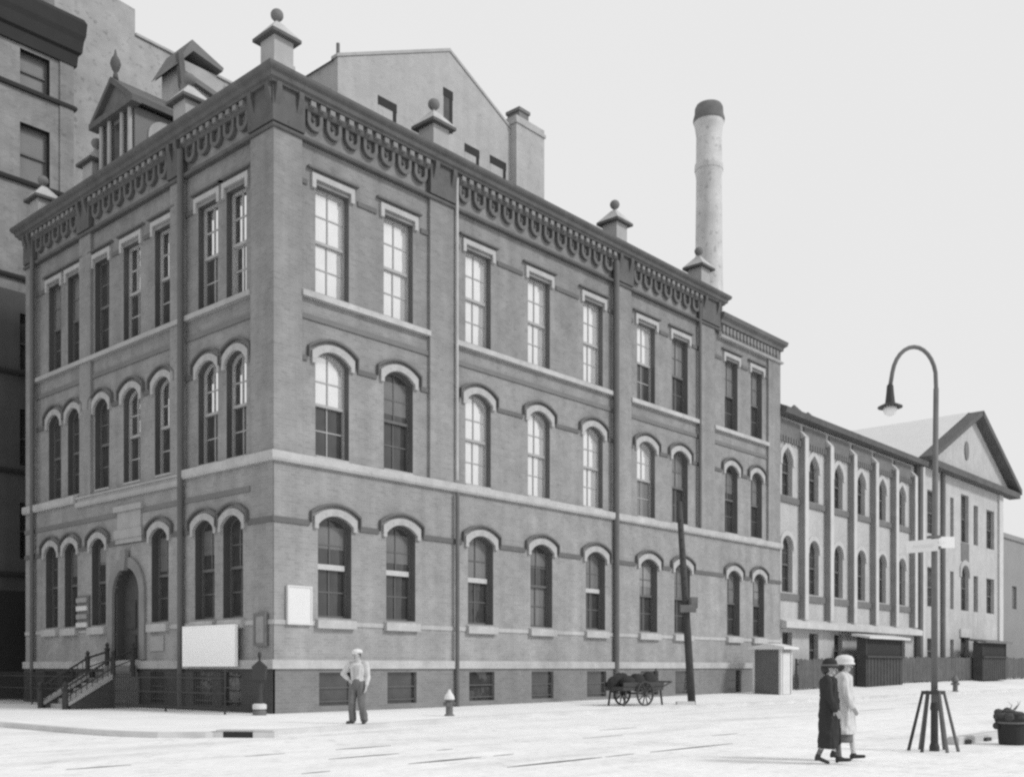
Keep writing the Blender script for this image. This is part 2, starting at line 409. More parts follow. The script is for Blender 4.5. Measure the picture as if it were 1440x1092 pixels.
def put_window(root, side, sc, z, w, h, rise, kind, up, lo, y=0.0, hood=True, sill=None, grid=(2,2), dy=.22, hoodargs=None, rail=False, hm=None, name_blind=None):
    fr, U, Lw = win_meshes(w, h, rise, kind, grid, dy)
    o = bpy.data.objects.new('window', fr[1 if up in 'sm' else 0]); COL.objects.link(o); o.parent = root
    if side == 'R': o.location = (sc, y, z)
    else: o.location = (y, sc, z); o.rotation_euler = (0,0,-PI/2)
    ob('pane', U[up], None, o); ob('pane', Lw[lo], None, o)
    bk = None if name_blind is None else name_blind
    if bk:
        f_, mt = bk; z1 = h - max(rise, .05) - .02 if kind == 'rect' else h - rise; z0 = z1 - f_*h
        ob('blind', MB().quad((-w/2+.06, dy+.044 if z0 > h*.5 else dy+.012, z0),(w/2-.06, dy+.044 if z0 > h*.5 else dy+.012, z0),(w/2-.06, dy+.044 if z0 > h*.5 else dy+.012, z1),(-w/2+.06, dy+.044 if z0 > h*.5 else dy+.012, z1)), mt, o)
    if hood:
        ob('hood', hm or hood_mesh(w, rise, kind, **(hoodargs or {})), None, o, (0,0,h-rise))
        if hm is None: ob('drip_mould', drip_mesh(w, rise, kind), None, o, (0,0,h-rise))
    if sill: ob('sill', sill_mesh(w, sill), None, o)
    if rail: ob('meeting_rail', CACHE.setdefault(('mr', w), MB().box(-w/2+.1, w/2-.1, dy-.03, dy-.012, -.07, .10).mesh('meeting_rail', m_rail)), None, o, (0,0,h*.5))
    return o

# ------------------------------------------------------------------ the brick institution at the corner
main = thing('brick_building', 'three-storey dark brick corner building with arched windows, pale bands and a heavy dark cornice', 'building', W(0,0), ANG)
RC = [2.25, 4.98, 8.77, 12.1, 15.47, 19.2, 21.85, 26.35, 28.8]
RW = [1.3, 1.28, 1.3, 1.28, 1.28, 1.34, 1.3, 1.2, 1.14]
LC = [-14.34, -12.75, -10.6, -8.46, -6.38, -3.67, -2.1]
LW = [1.03, 1.03, 1.06, 1.15, 1.08, 1.12, 1.07]
F1 = dict(z=2.87, h=3.11, rise=.28, kind='seg'); F2 = dict(z=7.8, h=3.22, rise=.30, kind='seg'); F3 = dict(z=12.77, h=3.26, rise=0, kind='rect')
LU, LE = 31.08, 16.65
def wl(cs, ws, F): return [(c-w/2, c+w/2, F['z'], F['z']+F['h']-F['rise'], F['rise'], F['kind']) for c, w in zip(cs, ws)]
def bas(cs, ws): return [(c-w/2, c+w/2, .18, 1.2, 0, 'rect') for c, w in zip(cs, ws)]
DP = .5
wr = MB(); rvr = []; rvl = []
facade(wr, 0, LU, 1.4, 7.55, 0, wl(RC, RW, F1), DP, rvr)
facade(wr, .9, LU, 7.55, 11.9, .12, wl(RC, RW, F2), DP, rvr)
facade(wr, .9, LU, 11.9, 17.1, .12, wl(RC, RW, F3), DP, rvr)
facade(wr, .9, 25.0, 17.1, 18.6, .12, [], DP, rvr)
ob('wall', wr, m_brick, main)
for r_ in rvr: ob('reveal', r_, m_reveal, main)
wlft = MB(); Y = 0
doorL, doorR = -9.45, -7.6
facade(wlft, -LE, -0.02, 1.4, 7.55, 0, wl([c for i, c in enumerate(LC) if i != 3], [w for i, w in enumerate(LW) if i != 3], F1) + [(doorL, doorR, 1.45, 3.9, .9, 'seg')], DP, rvl)
facade(wlft, -LE, -.9, 7.55, 11.9, .12, wl(LC, LW, F2), DP, rvl)
facade(wlft, -LE, -.9, 11.9, 17.1, .12, wl(LC, LW, F3), DP, rvl)
facade(wlft, -LE, -.9, 17.1, 18.6, .12, [], DP, rvl)
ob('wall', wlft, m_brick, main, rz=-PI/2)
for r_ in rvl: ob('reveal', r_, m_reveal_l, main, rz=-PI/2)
bw_ = MB()
facade(bw_, 0, LU, -.3, 1.4, -.06, bas(RC, RW), .4)
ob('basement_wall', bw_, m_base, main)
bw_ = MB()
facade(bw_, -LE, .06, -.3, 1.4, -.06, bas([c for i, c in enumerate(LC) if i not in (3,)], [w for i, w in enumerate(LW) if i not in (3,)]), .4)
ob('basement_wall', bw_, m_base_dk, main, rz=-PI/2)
rw = MB()
rw.quad((LU,0,-.2),(LU,LE,-.2),(LU,LE,17.1),(LU,0,17.1)); rw.quad((0,LE,-.2),(LU,LE,-.2),(LU,LE,17.1),(0,LE,17.1))
rw.quad((25.0,.12,17.1),(25.0,LE,17.1),(25.0,LE,18.6),(25.0,.12,18.6)); rw.quad((0,LE,17.1),(25,LE,17.1),(25,LE,18.6),(0,LE,18.6))
ob('rear_wall', rw, m_party, main)
rf = MB(); rf.quad((0,0,18.6),(25,0,18.6),(25,LE,18.6),(0,LE,18.6)); rf.quad((25,0,17.4),(LU,0,17.4),(LU,LE,17.4),(25,LE,17.4))
rf.quad((.5,.5,1.3),(LU-.2,.5,1.3),(LU-.2,LE,1.3),(.5,LE,1.3))
ob('roof', rf, m_roof, main)
# dark room shell behind the panes so no light leaks through
sh = MB()
sh.quad((.6,.72,-.2),(LU,.72,-.2),(LU,.72,17.3),(.6,.72,17.3)); sh.quad((.72,.6,-.2),(.72,LE,-.2),(.72,LE,17.3),(.72,.6,17.3))
ob('inner_wall', sh, m_tall_dk, main)
# pilasters
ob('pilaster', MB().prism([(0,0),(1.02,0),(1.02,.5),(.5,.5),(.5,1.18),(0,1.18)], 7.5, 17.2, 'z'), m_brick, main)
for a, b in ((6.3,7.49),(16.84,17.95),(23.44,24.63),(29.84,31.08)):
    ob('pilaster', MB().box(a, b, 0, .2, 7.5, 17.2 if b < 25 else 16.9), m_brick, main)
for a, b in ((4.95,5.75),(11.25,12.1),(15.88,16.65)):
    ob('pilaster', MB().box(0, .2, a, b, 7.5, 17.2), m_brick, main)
# pale bands
def band(name, mat, p, z0, z1, path, sl=0.0):
    return ob(name, MB().sweep(path, [(-.2,z0),(p,z0),(p,z1-sl),(-.2,z1)]), mat, main)
FULL = [(LU,0),(0,0),(0,LE)]
band('water_table', m_stone, .13, 1.31, 1.62, FULL, .05)
ob('belt_course', MB().sweep([(LU,0),(0,0),(0,4.8)], [(-.2,7.40),(.12,7.40),(.16,7.47),(.16,7.68),(-.2,7.78)]), m_stone, main)
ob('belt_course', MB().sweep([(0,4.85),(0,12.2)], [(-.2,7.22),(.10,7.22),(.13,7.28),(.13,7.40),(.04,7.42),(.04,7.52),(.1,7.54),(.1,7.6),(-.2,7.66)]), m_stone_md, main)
ob('belt_course', MB().sweep([(0,12.25),(0,LE)], [(-.2,7.40),(.12,7.40),(.16,7.47),(.16,7.68),(-.2,7.78)]), m_stone, main)
def segs(a, b, cs, ws, m=.33):
    out = []; s = a
    for c, w in sorted(zip(cs, ws)):
        if c < a or c > b: continue
        if c-w/2-m-s > .05: out.append((s, c-w/2-m))
        s = c+w/2+m
    if b-s > .05: out.append((s, b))
    return out
sd1 = MB(); sdm = MB(); sd2 = MB(); tb = MB(); sb = MB(); bl = MB()
for a, b in segs(-.05, LU, RC, RW): sd1.box(a, b, -.05, .1, 5.62, 5.78)
for a, b in segs(0, LU, RC, RW, .11): tb.box(a, b, -.03, .1, 2.62, 2.76)
for a0, b0 in ((1.02,6.3),(7.49,16.84),(17.95,23.44),(24.63,29.84)):
    for a, b in segs(a0, b0, RC, RW): sd2.box(a, b, .07, .2, 10.6, 10.75); sd2.box(a, b, .07, .2, 15.9, 16.05)
    sb.prism([(-.06,12.5),(-.06,12.66),(.2,12.8),(.2,12.5)], a0, b0, 'x'); bl.box(a0, b0, .07, .2, 11.86, 12.02)
ob_split('string_course', sd1, m_brick_dk, main); ob_split('string_course', sd2, m_brick_dk, main); ob_split('string_course', bl, m_brick_md, main)
ob_split('sill_band', tb, m_stone, main); ob_split('sill_band', sb, m_stone, main)
sd1 = MB(); sd2 = MB(); tb = MB(); sb = MB(); bl = MB()
for a, b in segs(-LE, 0, [c for i, c in enumerate(LC) if i != 3], [w for i, w in enumerate(LW) if i != 3], .26): sd1.box(a, b, -.045, .1, 5.62, 5.78)
for a, b in segs(-LE, 0, LC, [w if i != 3 else 2.3 for i, w in enumerate(LW)], .11): tb.box(a, b, -.03, .1, 2.62, 2.76)
for a0, b0 in ((-15.88,-12.1),(-11.25,-5.75),(-4.95,-1.18)):
    for a, b in segs(a0, b0, LC, LW, .26): sd2.box(a, b, .07, .2, 10.6, 10.75); sd2.box(a, b, .07, .2, 15.9, 16.05)
    bl.box(a0, b0, .07, .2, 11.86, 12.02)
sb.prism([(-.06,12.5),(-.06,12.66),(.2,12.8),(.2,12.5)], -15.88, -1.18, 'x'); bl.box(-LE, -1.18, -.04, .1, 6.62, 6.78)
ob_split('string_course', sd1, m_brick_dk, main, rz=-PI/2); ob_split('string_course', sd2, m_brick_dk, main, rz=-PI/2); ob_split('string_course', bl, m_brick_md, main, rz=-PI/2)
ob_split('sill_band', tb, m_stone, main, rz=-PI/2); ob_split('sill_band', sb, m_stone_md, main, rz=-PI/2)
# windows
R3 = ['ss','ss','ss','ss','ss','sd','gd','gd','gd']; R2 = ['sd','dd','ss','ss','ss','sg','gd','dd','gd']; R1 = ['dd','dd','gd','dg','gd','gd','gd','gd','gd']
for i, (c, w) in enumerate(zip(RC, RW)):
    put_window(main, 'R', c, F1['z'], w, F1['h'], F1['rise'], 'seg', *R1[i], sill='slab', rail=i in (0,1,2,4), dy=.25, name_blind=[(.22,m_bl1),(.3,m_bl1),None,(.16,m_bl1),(.36,m_bl1),(.28,m_bl2),(.4,m_bl1),None,(.3,m_bl2)][i])
    put_window(main, 'R', c, F2['z'], w, F2['h'], F2['rise'], 'seg', *R2[i], y=.12, sill='low', name_blind=[None,(.33,m_bl1),None,None,None,None,(.2,m_bl1),(.3,m_bl1),None][i])
    put_window(main, 'R', c, F3['z'], w, F3['h'], 0, 'rect', *R3[i], y=.12)
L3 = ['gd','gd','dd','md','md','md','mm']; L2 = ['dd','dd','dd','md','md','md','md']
HL = dict(off=.03, th=.16, ear=.18)
for i, (c, w) in enumerate(zip(LC, LW)):
    if i != 3: put_window(main, 'L', -c, F1['z'], w, F1['h'], F1['rise'], 'seg', 'd', 'd', sill='slab', hoodargs=HL, dy=.25, name_blind=[None,(.3,m_bl1),(.2,m_bl2),None,(.36,m_bl1),(.25,m_bl1),None][i])
    put_window(main, 'L', -c, F2['z'], w, F2['h'], F2['rise'], 'seg', *L2[i], y=.12, sill='low', hoodargs=HL, dy=.2)
    put_window(main, 'L', -c, F3['z'], w, F3['h'], 0, 'rect', *L3[i], y=.12, hoodargs=HL, dy=.2)
# basement lights
key = None
for side, cs, ws in (('R', RC, RW), ('L', [c for i, c in enumerate(LC) if i != 3], [w for i, w in enumerate(LW) if i != 3])):
    for c, w in zip(cs, ws):
        mb = MB(); mb.box(-w/2, w/2, .14, .18, .18, 1.2)
        o = ob('basement_window', mb, m_gdark, main, (c, -.06, 0) if side == 'R' else (-.06, -c, 0), 0 if side == 'R' else -PI/2)
        br = MB()
        for z in (.30, .72): br.box(-w/2+.004, w/2-.004, .06, .08, z, z+.03)
        ob('bar', br, m_reveal, o)
# cornice
crown = [(-.2,18.36),(.24,18.36),(.26,18.42),(.33,18.46),(.36,18.58),(.44,18.64),(.48,18.70),(.48,18.79),(.38,18.84),(-.2,18.9)]
CP = [(25.0,3.0),(25.0,.1),(.0,.1),(.0,.1)]
ob('cornice', MB().sweep([(25.0,4),(25.0,.05),(.05,.05),(.05,LE),(4,LE)], crown), m_corn, main)
fz = MB().sweep([(25.0,4),(25.0,.1),(.1,.1),(.1,LE-.05),(4,LE-.05)], [(-.2,18.08),(.14,18.08),(.18,18.14),(.18,18.38),(-.2,18.38)])
ob('frieze', fz, m_corn, main)
ob('frieze', MB().sweep([(25.0,4),(25.0,.0),(.0,.0),(.0,LE),(4,LE)], [(-.2,17.14),(.06,17.14),(.08,17.18),(.08,17.24),(-.2,17.28)]), m_corn, main)
BLK_R = [(-.02,1.1),(6.25,7.55),(16.78,18.0),(23.4,25.02)]; BLK_L = [(4.9,5.8),(11.2,12.15),(15.85,16.67)]
pieces = []
bl = MB(); pieces.append(bl)
bl.prism([(-.09,-.09),(1.06,-.09),(1.06,.3),(.3,.3),(.3,1.2),(-.09,1.2)], 17.3, 18.4, 'z')
for a, b in BLK_R[1:]: pieces.append(MB().box(a, b, -.09, .2, 17.3, 18.4))
for a, b in BLK_L: pieces.append(MB().box(-.09, .2, a, b, 17.3, 18.4))
for bl in pieces: ob('bracket_block', bl, m_corn, main)
                                      # consoles on the blocks and the break of the crown above them
for a, b in BLK_R:
    bl = MB(); a2 = a if a > 0 else -.15
    for x in (a2+.12, b-.34): bl.prism([(-.08,17.75),(-.22,18.2),(-.22,18.4),(-.08,18.4)], x, x+.18, 'x')
    ob_split('console', bl, m_corn, main)
for a, b in [(-.15,1.2)]+BLK_L:
    bl = MB()
    for x in (a+.12, b-.34): bl.add([(-.08,x,17.75),(-.22,x,18.2),(-.22,x,18.4),(-.08,x,18.4),(-.08,x+.18,17.75),(-.22,x+.18,18.2),(-.22,x+.18,18.4),(-.08,x+.18,18.4)],[(0,1,2,3),(7,6,5,4),(0,4,5,1),(1,5,6,2),(2,6,7,3)])
    ob_split('console', bl, m_corn, main)
def scallops(mb, dn, a, b):
    n = max(1, round((b-a)/.74)); st = (b-a)/n
    for i in range(n):
        c = a+st*(i+.5); r = .29; q = .17
        o_ = [(c-r, 18.1)] + [(c-r*math.cos(PI*k/10), 17.82-.27*math.sin(PI*k/10)) for k in range(11)] + [(c+r, 18.1)]
        i_ = [(c-q, 18.1)] + [(c-q*math.cos(PI*k/10), 17.84-.15*math.sin(PI*k/10)) for k in range(11)] + [(c+q, 18.1)]
        for (p, q1), (u_, w_) in zip(zip(o_, o_[1:]), zip(i_, i_[1:])):
            mb.add([(p[0],-.03,p[1]),(q1[0],-.03,q1[1]),(w_[0],-.03,w_[1]),(u_[0],-.03,u_[1]),(p[0],.14,p[1]),(q1[0],.14,q1[1]),(w_[0],.14,w_[1]),(u_[0],.14,u_[1])],
                   [(0,1,2,3),(0,4,5,1),(3,2,6,7)])
        mb.ball((c, .08, 17.92), .06, .07, .06, 8, 6)
    m = round((b-a)/.37); st = (b-a)/m
    for i in range(m):
        c = a+st*(i+.5); dn.box(c-.09, c+.09, -.19, .0, 18.17, 18.32)
for a, b, rz_ in ((1.12,6.23,0),(7.57,16.76,0),(18.02,23.38,0),(-15.83,-12.17,-PI/2),(-11.18,-5.82,-PI/2),(-4.88,-1.22,-PI/2)):
    cb = MB(); dn = MB(); scallops(cb, dn, a, b)
    ob('corbel_table', cb, m_corn2, main, rz=rz_); ob('dentil_band', dn, m_dent, main, rz=rz_)
# lower cornice over the last bay
ob('cornice', MB().sweep([(LU+.03,3),(LU+.03,.0),(25.05,.0)], [(-.2,17.55),(.1,17.55),(.12,17.7),(.26,17.82),(.3,18.0),(.22,18.04),(-.2,18.08)]), m_corn2, main)
ob('frieze', MB().sweep([(LU+.02,3),(LU+.02,.06),(25.05,.06)], [(-.2,17.02),(.04,17.02),(.04,17.56),(-.2,17.56)]), m_brick_md, main)
ob('frieze', MB().sweep([(LU+.03,3),(LU+.03,.02),(25.05,.02)], [(-.2,16.9),(.1,16.9),(.14,16.96),(.1,17.02),(-.2,17.02)]), m_stone_md, main)
dn = MB()
for i in range(17): dn.prism([(25.3+i*.33,17.5),(25.3+i*.33,17.25),(25.41+i*.33,17.15),(25.52+i*.33,17.25),(25.52+i*.33,17.5)], -.05, .03)
ob('dentil_band', dn, m_dent, main)
# finials
def finial(u, v, s=1.18, dz=0.0):
    p = MB(); w = .31*s
    p.box(-w, w, -w, w, 0, .85*s); p.box(-w*1.12, w*1.12, -w*1.12, w*1.12, 0, .22*s)
    o = ob('finial', p, m_stone_md, main, (u, v, 18.85+dz))
    c = MB(); k = w*1.45
    c.add([(-k,-k,.85*s),(k,-k,.85*s),(k,k,.85*s),(-k,k,.85*s),(-k,-k,.95*s),(k,-k,.95*s),(k,k,.95*s),(-k,k,.95*s),(-.1,-.1,1.38*s),(.1,-.1,1.38*s),(.1,.1,1.38*s),(-.1,.1,1.38*s)],
          [(3,2,1,0),(0,1,5,4),(1,2,6,5),(2,3,7,6),(3,0,4,7),(4,5,9,8),(5,6,10,9),(6,7,11,10),(7,4,8,11),(8,9,10,11)])
    cap = ob('cap', c, m_stone, o); 
    e = MB().box(-k-.02, k+.02, -k-.02, k+.02, .845*s, .93*s); ob('cap_edge', e, m_corn, o)
    b = MB().lathe([(.09,1.36*s),(.07,1.44*s),(.10,1.48*s)], n=12); b.ball((0,0,1.60*s), .175*s, .175*s, .16*s)
    ob('ball', b, m_brick_md, o, smooth=True)
    return o
finial(.4, .4, 1.1, .12)
for u, v in ((6.95,.5),(17.45,.5),(24.05,.5)): finial(u, v)
for v in (5.4, 11.75, 16.2): finial(.5, v)
# gabled dormer over the entrance
d = ob('dormer', MB().box(.32, 3.0, 8.62, 10.92, 18.6, 20.95), m_brick_md, main)
ob('pediment', MB().prism([(8.45,21.1),(11.09,21.1),(9.77,22.1)], .2, 3.1, 'x'), m_corn2, d)
for s_ in (-1, 1):
    y0, z0, y1, z1 = 9.77+s_*1.5, 20.95, 9.77, 22.05
    ob('raking_cornice', MB().prism([(y0,z0),(y0,z0+.2),(y1,z1+.22),(y1,z1)], .0, 3.2, 'x'), m_corn, d)
ob('bed_cornice', MB().box(-.02, .34, 8.2, 11.34, 20.88, 21.1), m_corn, d)
for y in (8.75, 9.3, 10.2, 10.8): ob('column', MB().cone((.2,y,18.7),(.2,y,20.88),.085,.075,10), m_stone_md, d)
for y in (8.85, 9.42, 10.3): ob('window', MB().box(.27,.3, y,y+(.36 if y != 9.42 else .7),19.0,20.7), m_gdark, d)
ob('side_light', MB().prism([(.8,19.7)]+[(1.45-.65*math.cos(PI*k/10), 20.15+.6*math.sin(PI*k/10)) for k in range(11)]+[(2.1,19.7)], 8.55, 8.62), m_stone_md, d)
ob('finial', MB().lathe([(.12,22.2),(.08,22.4),(.06,22.5),(.12,22.58),(.19,22.78),(.15,22.95),(.06,23.1),(.02,23.3)], (.2,9.77,0), 12), m_corn, d, smooth=True)
# louvred roof monitor
v_ = ob('roof_ventilator', MB().box(2.7, 4.2, 9.6, 11.0, 20.6, 24.0), m_stone_md, main)
hd = MB(); hd.prism([(2.35,23.55),(3.0,24.75),(4.35,24.25),(4.3,24.1),(3.05,24.35)], 9.35, 11.2); hd.add([(2.45,9.5,23.6),(2.45,11.1,23.6),(3.0,11.1,24.6),(3.0,9.5,24.6)],[(0,1,2,3)])
ob('hood', hd, m_brick_md, v_)
st = MB(); st.bar((2.5,9.4,24.0),(2.6,9.35,22.8),.22); st.bar((2.6,9.35,22.85),(2.3,8.7,21.5),.22); ob('strut', st, m_corn, v_)
lv = MB()
for k in range(4): lv.prism([(2.72,23.3-k*.62),(2.72,23.5-k*.62),(4.5,23.15-k*.62),(4.5,22.95-k*.62)], 9.38, 9.6)
ob_split('louvre', lv, m_brick_md, v_)
# downpipes
def pipe(name, x, y, z0, z1, r, mat): return ob(name, MB().cone((x,y,z0),(x,y,z1),r,r,10), mat, main, smooth=False)
pipe('downpipe', 7.5, -.08, 7.8, 18.2, .055, m_stone); pipe('downpipe', 7.44, -.16, .0, 7.36, .07, m_brick_dk)
pipe('downpipe', 16.72, -.12, 0.1, 18.0, .12, m_brick_dk); pipe('downpipe', 23.3, -.03, 7.8, 18.0, .08, m_brick_dk)
pipe('downpipe', -.14, 4.88, 0, 18.0, .10, m_brick_dk); pipe('downpipe', -.14, 15.75, 0, 17.4, .08, m_brick_dk)
# entrance
dr = ob('door', MB().box(.36,.44, 7.6,9.45, 1.45, 4.9), m_door, main)
pn = MB()
for a, b in ((7.72,8.46),(8.58,9.32)):
    for z0, z1 in ((1.65,2.5),(2.7,3.7)): pn.box(.32,.36,a,b,z0,z1)
ob('panel', pn, m_wood_dk, dr)
ar = MB(); i_ = arch_pts(-9.45,-7.6,3.9,.9,'seg',16); o_ = arch_pts(-9.80,-7.25,3.9,1.27,'seg',16)
for (p, q), (r, s) in zip(zip(i_, i_[1:]), zip(o_, o_[1:])):
    ar.add([(p[0],-.1,p[1]),(q[0],-.1,q[1]),(s[0],-.1,s[1]),(r[0],-.1,r[1]),(p[0],.1,p[1]),(q[0],.1,q[1]),(s[0],.1,s[1]),(r[0],.1,r[1])], [(0,1,2,3),(3,2,6,7),(0,4,5,1)])
ar.box(-9.8,-9.45,-.1,.1,1.63,3.9); ar.box(-7.6,-7.25,-.1,.1,1.63,3.9)
ar.prism([(-8.64,4.7),(-8.72,5.4),(-8.34,5.4),(-8.42,4.7)], -.2, -.05)
ob('door_surround', ar, m_brick_md2, main, rz=-PI/2)
tbm = MB().box(-.12,.05,7.4,9.3,5.82,6.12); tbm.box(-.08,.05,7.45,9.25,5.65,5.82); tbm.box(-.06,.05,7.55,9.15,6.12,6.75); tbm.box(-.14,.05,7.4,9.3,6.75,6.95)
ob('tablet', tbm, m_stone_md, main)
ob('plaque', MB().box(-.04,.02,6.1,6.95,1.9,2.4), m_stone_md, main)
# stoop
sp = ob('stoop', MB().box(-1.05,-.14,7.5,9.55,-.1,1.0).box(-.7,-.14,7.6,9.45,1.0,1.2).box(-.42,-.135,7.65,9.4,1.2,1.42), m_base, main)
stp = MB()
for i in range(5): stp.box(-1.05-.26*(i+1), -1.05-.26*i, 7.77, 9.28, -.1, 1.0-.17*(i+1))
ob_split('step', stp, m_stone_md, sp)
for y in (7.5, 9.28):
    ob('cheek_wall', MB().prism([(-2.5,-.1),(-2.5,.12),(-1.05,1.0),(-1.05,-.1)], y, y+.27), m_base_dk, sp)
    ob('coping', MB().prism([(-2.56,.12),(-2.56,.22),(-1.03,1.14),(-1.03,1.0)], y-.04, y+.31), m_stone_md, sp)
    r_ = MB(); yy = y+.13
    for x, zb in ((-1.0,1.05),(-.3,1.35)): r_.lathe([(.08,zb-.3),(.08,zb+.6),(.11,zb+.65),(.05,zb+.72),(.08,zb+.8),(.02,zb+.88)], (x,yy,0), 8)
    r_.lathe([(.1,.0),(.1,.6),(.14,.64),(.06,.7),(.1,.8),(.02,.9)], (-2.62,yy,0), 8)
    r_.tube([(-.3,yy,1.9),(-1.0,yy,1.68),(-2.62,yy,.7)], .035, 8); r_.tube([(-.3,yy,1.6),(-1.0,yy,1.35),(-2.62,yy,.38)], .02, 6)
    for k in range(8):
        f = (k+1)/9; x = -1.0-1.62*f; r_.cone((x,yy,1.05-.95*f),(x,yy,1.68-.98*f),.014,.014,5)
    ob('railing', r_, m_iron, sp)

# iron area railings along the short front
def railing(v0, v1, label):
    t = thing('iron_railing', label, 'railing', W(-1.25, v0), ANG, 'iron railings along the short front')
    r = MB(); n = int((v1-v0)/.13)
    for i in range(n+1):
        y = (v1-v0)*i/n; r.cone((0,y,.08),(0,y,1.12),.012,.012,5)
        r.cone((0,y,1.12),(0,y,1.22),.022,.002,5)
    ob('picket', r, m_iron, t)
    b = MB()
    for z in (.14,.58,1.02): b.box(-.022,.022,0,v1-v0,z,z+.045)
    ob('rail', b, m_iron, t)
    p = MB()
    k = max(2, round((v1-v0)/2.1))
    for i in range(k): y = (v1-v0)*i/(k-1); p.lathe([(.03,0),(.03,1.12),(.045,1.16),(.02,1.2),(.035,1.25),(.005,1.3)], (0,y,0), 8)
    ob_split('post', p, m_iron, t)
railing(.6, 7.1, 'black iron area railing between the stoop and the street corner')
railing(10.0, 16.4, 'black iron area railing beyond the stoop, beside the dark tall building')

# ------------------------------------------------------------------ signs fixed to the fronts
def board(name, label, u, v, z, w, h, face, mat, frame_mat, fw=.05, loc=None, cat='sign board'):
    t = thing(name, label, cat, W(u, v, z), ANG + (0 if face == 'R' else -PI/2))
    ob('panel', MB().box(-w/2+fw, w/2-fw, -.05, .0, fw, h-fw), mat, t)
    f = MB()
    f.box(-w/2, -w/2+fw, -.07, .03, 0, h); f.box(w/2-fw, w/2, -.07, .03, 0, h)
    f.box(-w/2+fw, w/2-fw, -.07, .03, 0, fw); f.box(-w/2+fw, w/2-fw, -.07, .03, h-fw, h)
    ob('frame', f, frame_mat, t)
    return t
board('poster_board', 'large plain white poster board low on the short front', -.24, 3.0, 1.38, 2.95, 1.27, 'L', m_poster, m_poster, .04)
nb = board('notice_board', 'white notice board in a pale frame on the long front near the corner', .86, -.05, 2.62, .9, 1.16, 'R', m_white, m_offwhite, .05)
board('small_notice_case', 'narrow grey notice case at the corner of the short front', -.06, .55, 1.98, .6, .98, 'L', m_wood, m_brick_md, .09)
t = thing('stacked_sign', 'stack of four small striped sign plates on the wall left of the arched entrance', 'sign board', W(-.05, 11.66, 2.72), ANG - PI/2)
ob('backing', MB().box(-.44,.44,-.03,.04,0,1.25), m_brick_md, t)
for k in range(4): ob('plate', MB().box(-.4,.4,-.1,-.04,.1+k*.3,.27+k*.3), m_offwhite if k % 2 == 0 else m_wood, t)

# ------------------------------------------------------------------ tall sooty building at the far left
tall = thing('tall_building', 'tall sooty dark brick building with heavy cornice at the left edge', 'building', W(-6, 20), ANG)
wt = MB(); tw = []
for c in (1.9, 4.6, 7.84):
    for z, h in ((26.3,1.55),(22.3,2.4),(14.1,2.4),(10,2.4),(6,2.4)): tw.append((c, z, h))
rows = [(0,5),(5,9.2),(9.2,13.4),(13.4,17.4),(17.4,19.4),(19.4,21.6),(21.6,25.5),(25.5,29.2)]
wlo = MB(); trv = []
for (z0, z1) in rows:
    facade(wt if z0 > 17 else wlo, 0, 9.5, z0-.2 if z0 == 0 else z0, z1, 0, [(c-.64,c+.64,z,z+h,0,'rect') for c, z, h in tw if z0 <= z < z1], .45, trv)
wt.quad((9.5,0,-.2),(9.5,14,-.2),(9.5,14,29.2),(9.5,0,29.2)); wt.quad((0,0,-.2),(0,14,-.2),(0,14,29.2),(0,0,29.2)); wt.quad((0,0,29.2),(9.5,0,29.2),(9.5,14,29.2),(0,14,29.2)); wt.quad((0,14,-.2),(9.5,14,-.2),(9.5,14,29.2),(0,14,29.2))
for r_ in trv: ob('reveal', r_, m_tall_dk, tall)
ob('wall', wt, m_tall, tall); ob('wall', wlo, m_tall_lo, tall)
for c, z, h in tw:
    put_window(tall, 'R', c, z, 1.28, h, 0, 'rect', 'g' if z > 20 else 'd', 'g' if z > 20 else 'd', hood=False, grid=(1,1), dy=.3)
ob('cornice', MB().sweep([(9.5,3),(9.5,0),(0,0)], [(-.2,28.0),(.14,28.0),(.18,28.5),(.3,28.6),(.35,29.1),(.42,29.35),(.46,29.9),(.36,30.1),(-.2,30.2)]), m_tall_dk, tall)
for z in (26.05, 22.05, 17.9, 13.8, 9.6, 5.2):
    ob('sill_band', MB().sweep([(9.5,1.5),(9.5,0),(0,0)], [(-.1,z),(.14,z),(.16,z+.1),(.1,z+.2),(-.1,z+.24)]), m_tall_dk, tall)
ob('quoin', MB().box(8.9,9.52,-.08,.1,19.4,28.0), m_tall, tall)
ob('storefront', MB().box(.2,8.8,-.06,.05,.1,4.6), m_tall_dk, tall)

# ------------------------------------------------------------------ patched party wall behind it
pw = thing('party_wall_building', 'building with blank patched brick side wall behind the roof dormer', 'building', W(3.6, 22), ANG)
p = MB(); p.prism([(0,0),(0,33.6),(3.95,33.3),(3.95,32.0),(11.5,31.8),(11.5,0)], 0, 10)
ob('wall', p, m_party, pw)
ob('coping', MB().prism([(3.96,32.02),(3.96,32.14),(11.52,31.94),(11.52,31.82)], -.1, .5), m_stone_md, pw)
ob('chimney', MB().box(1.0,2.2,1.5,3,33,35), m_party, pw)

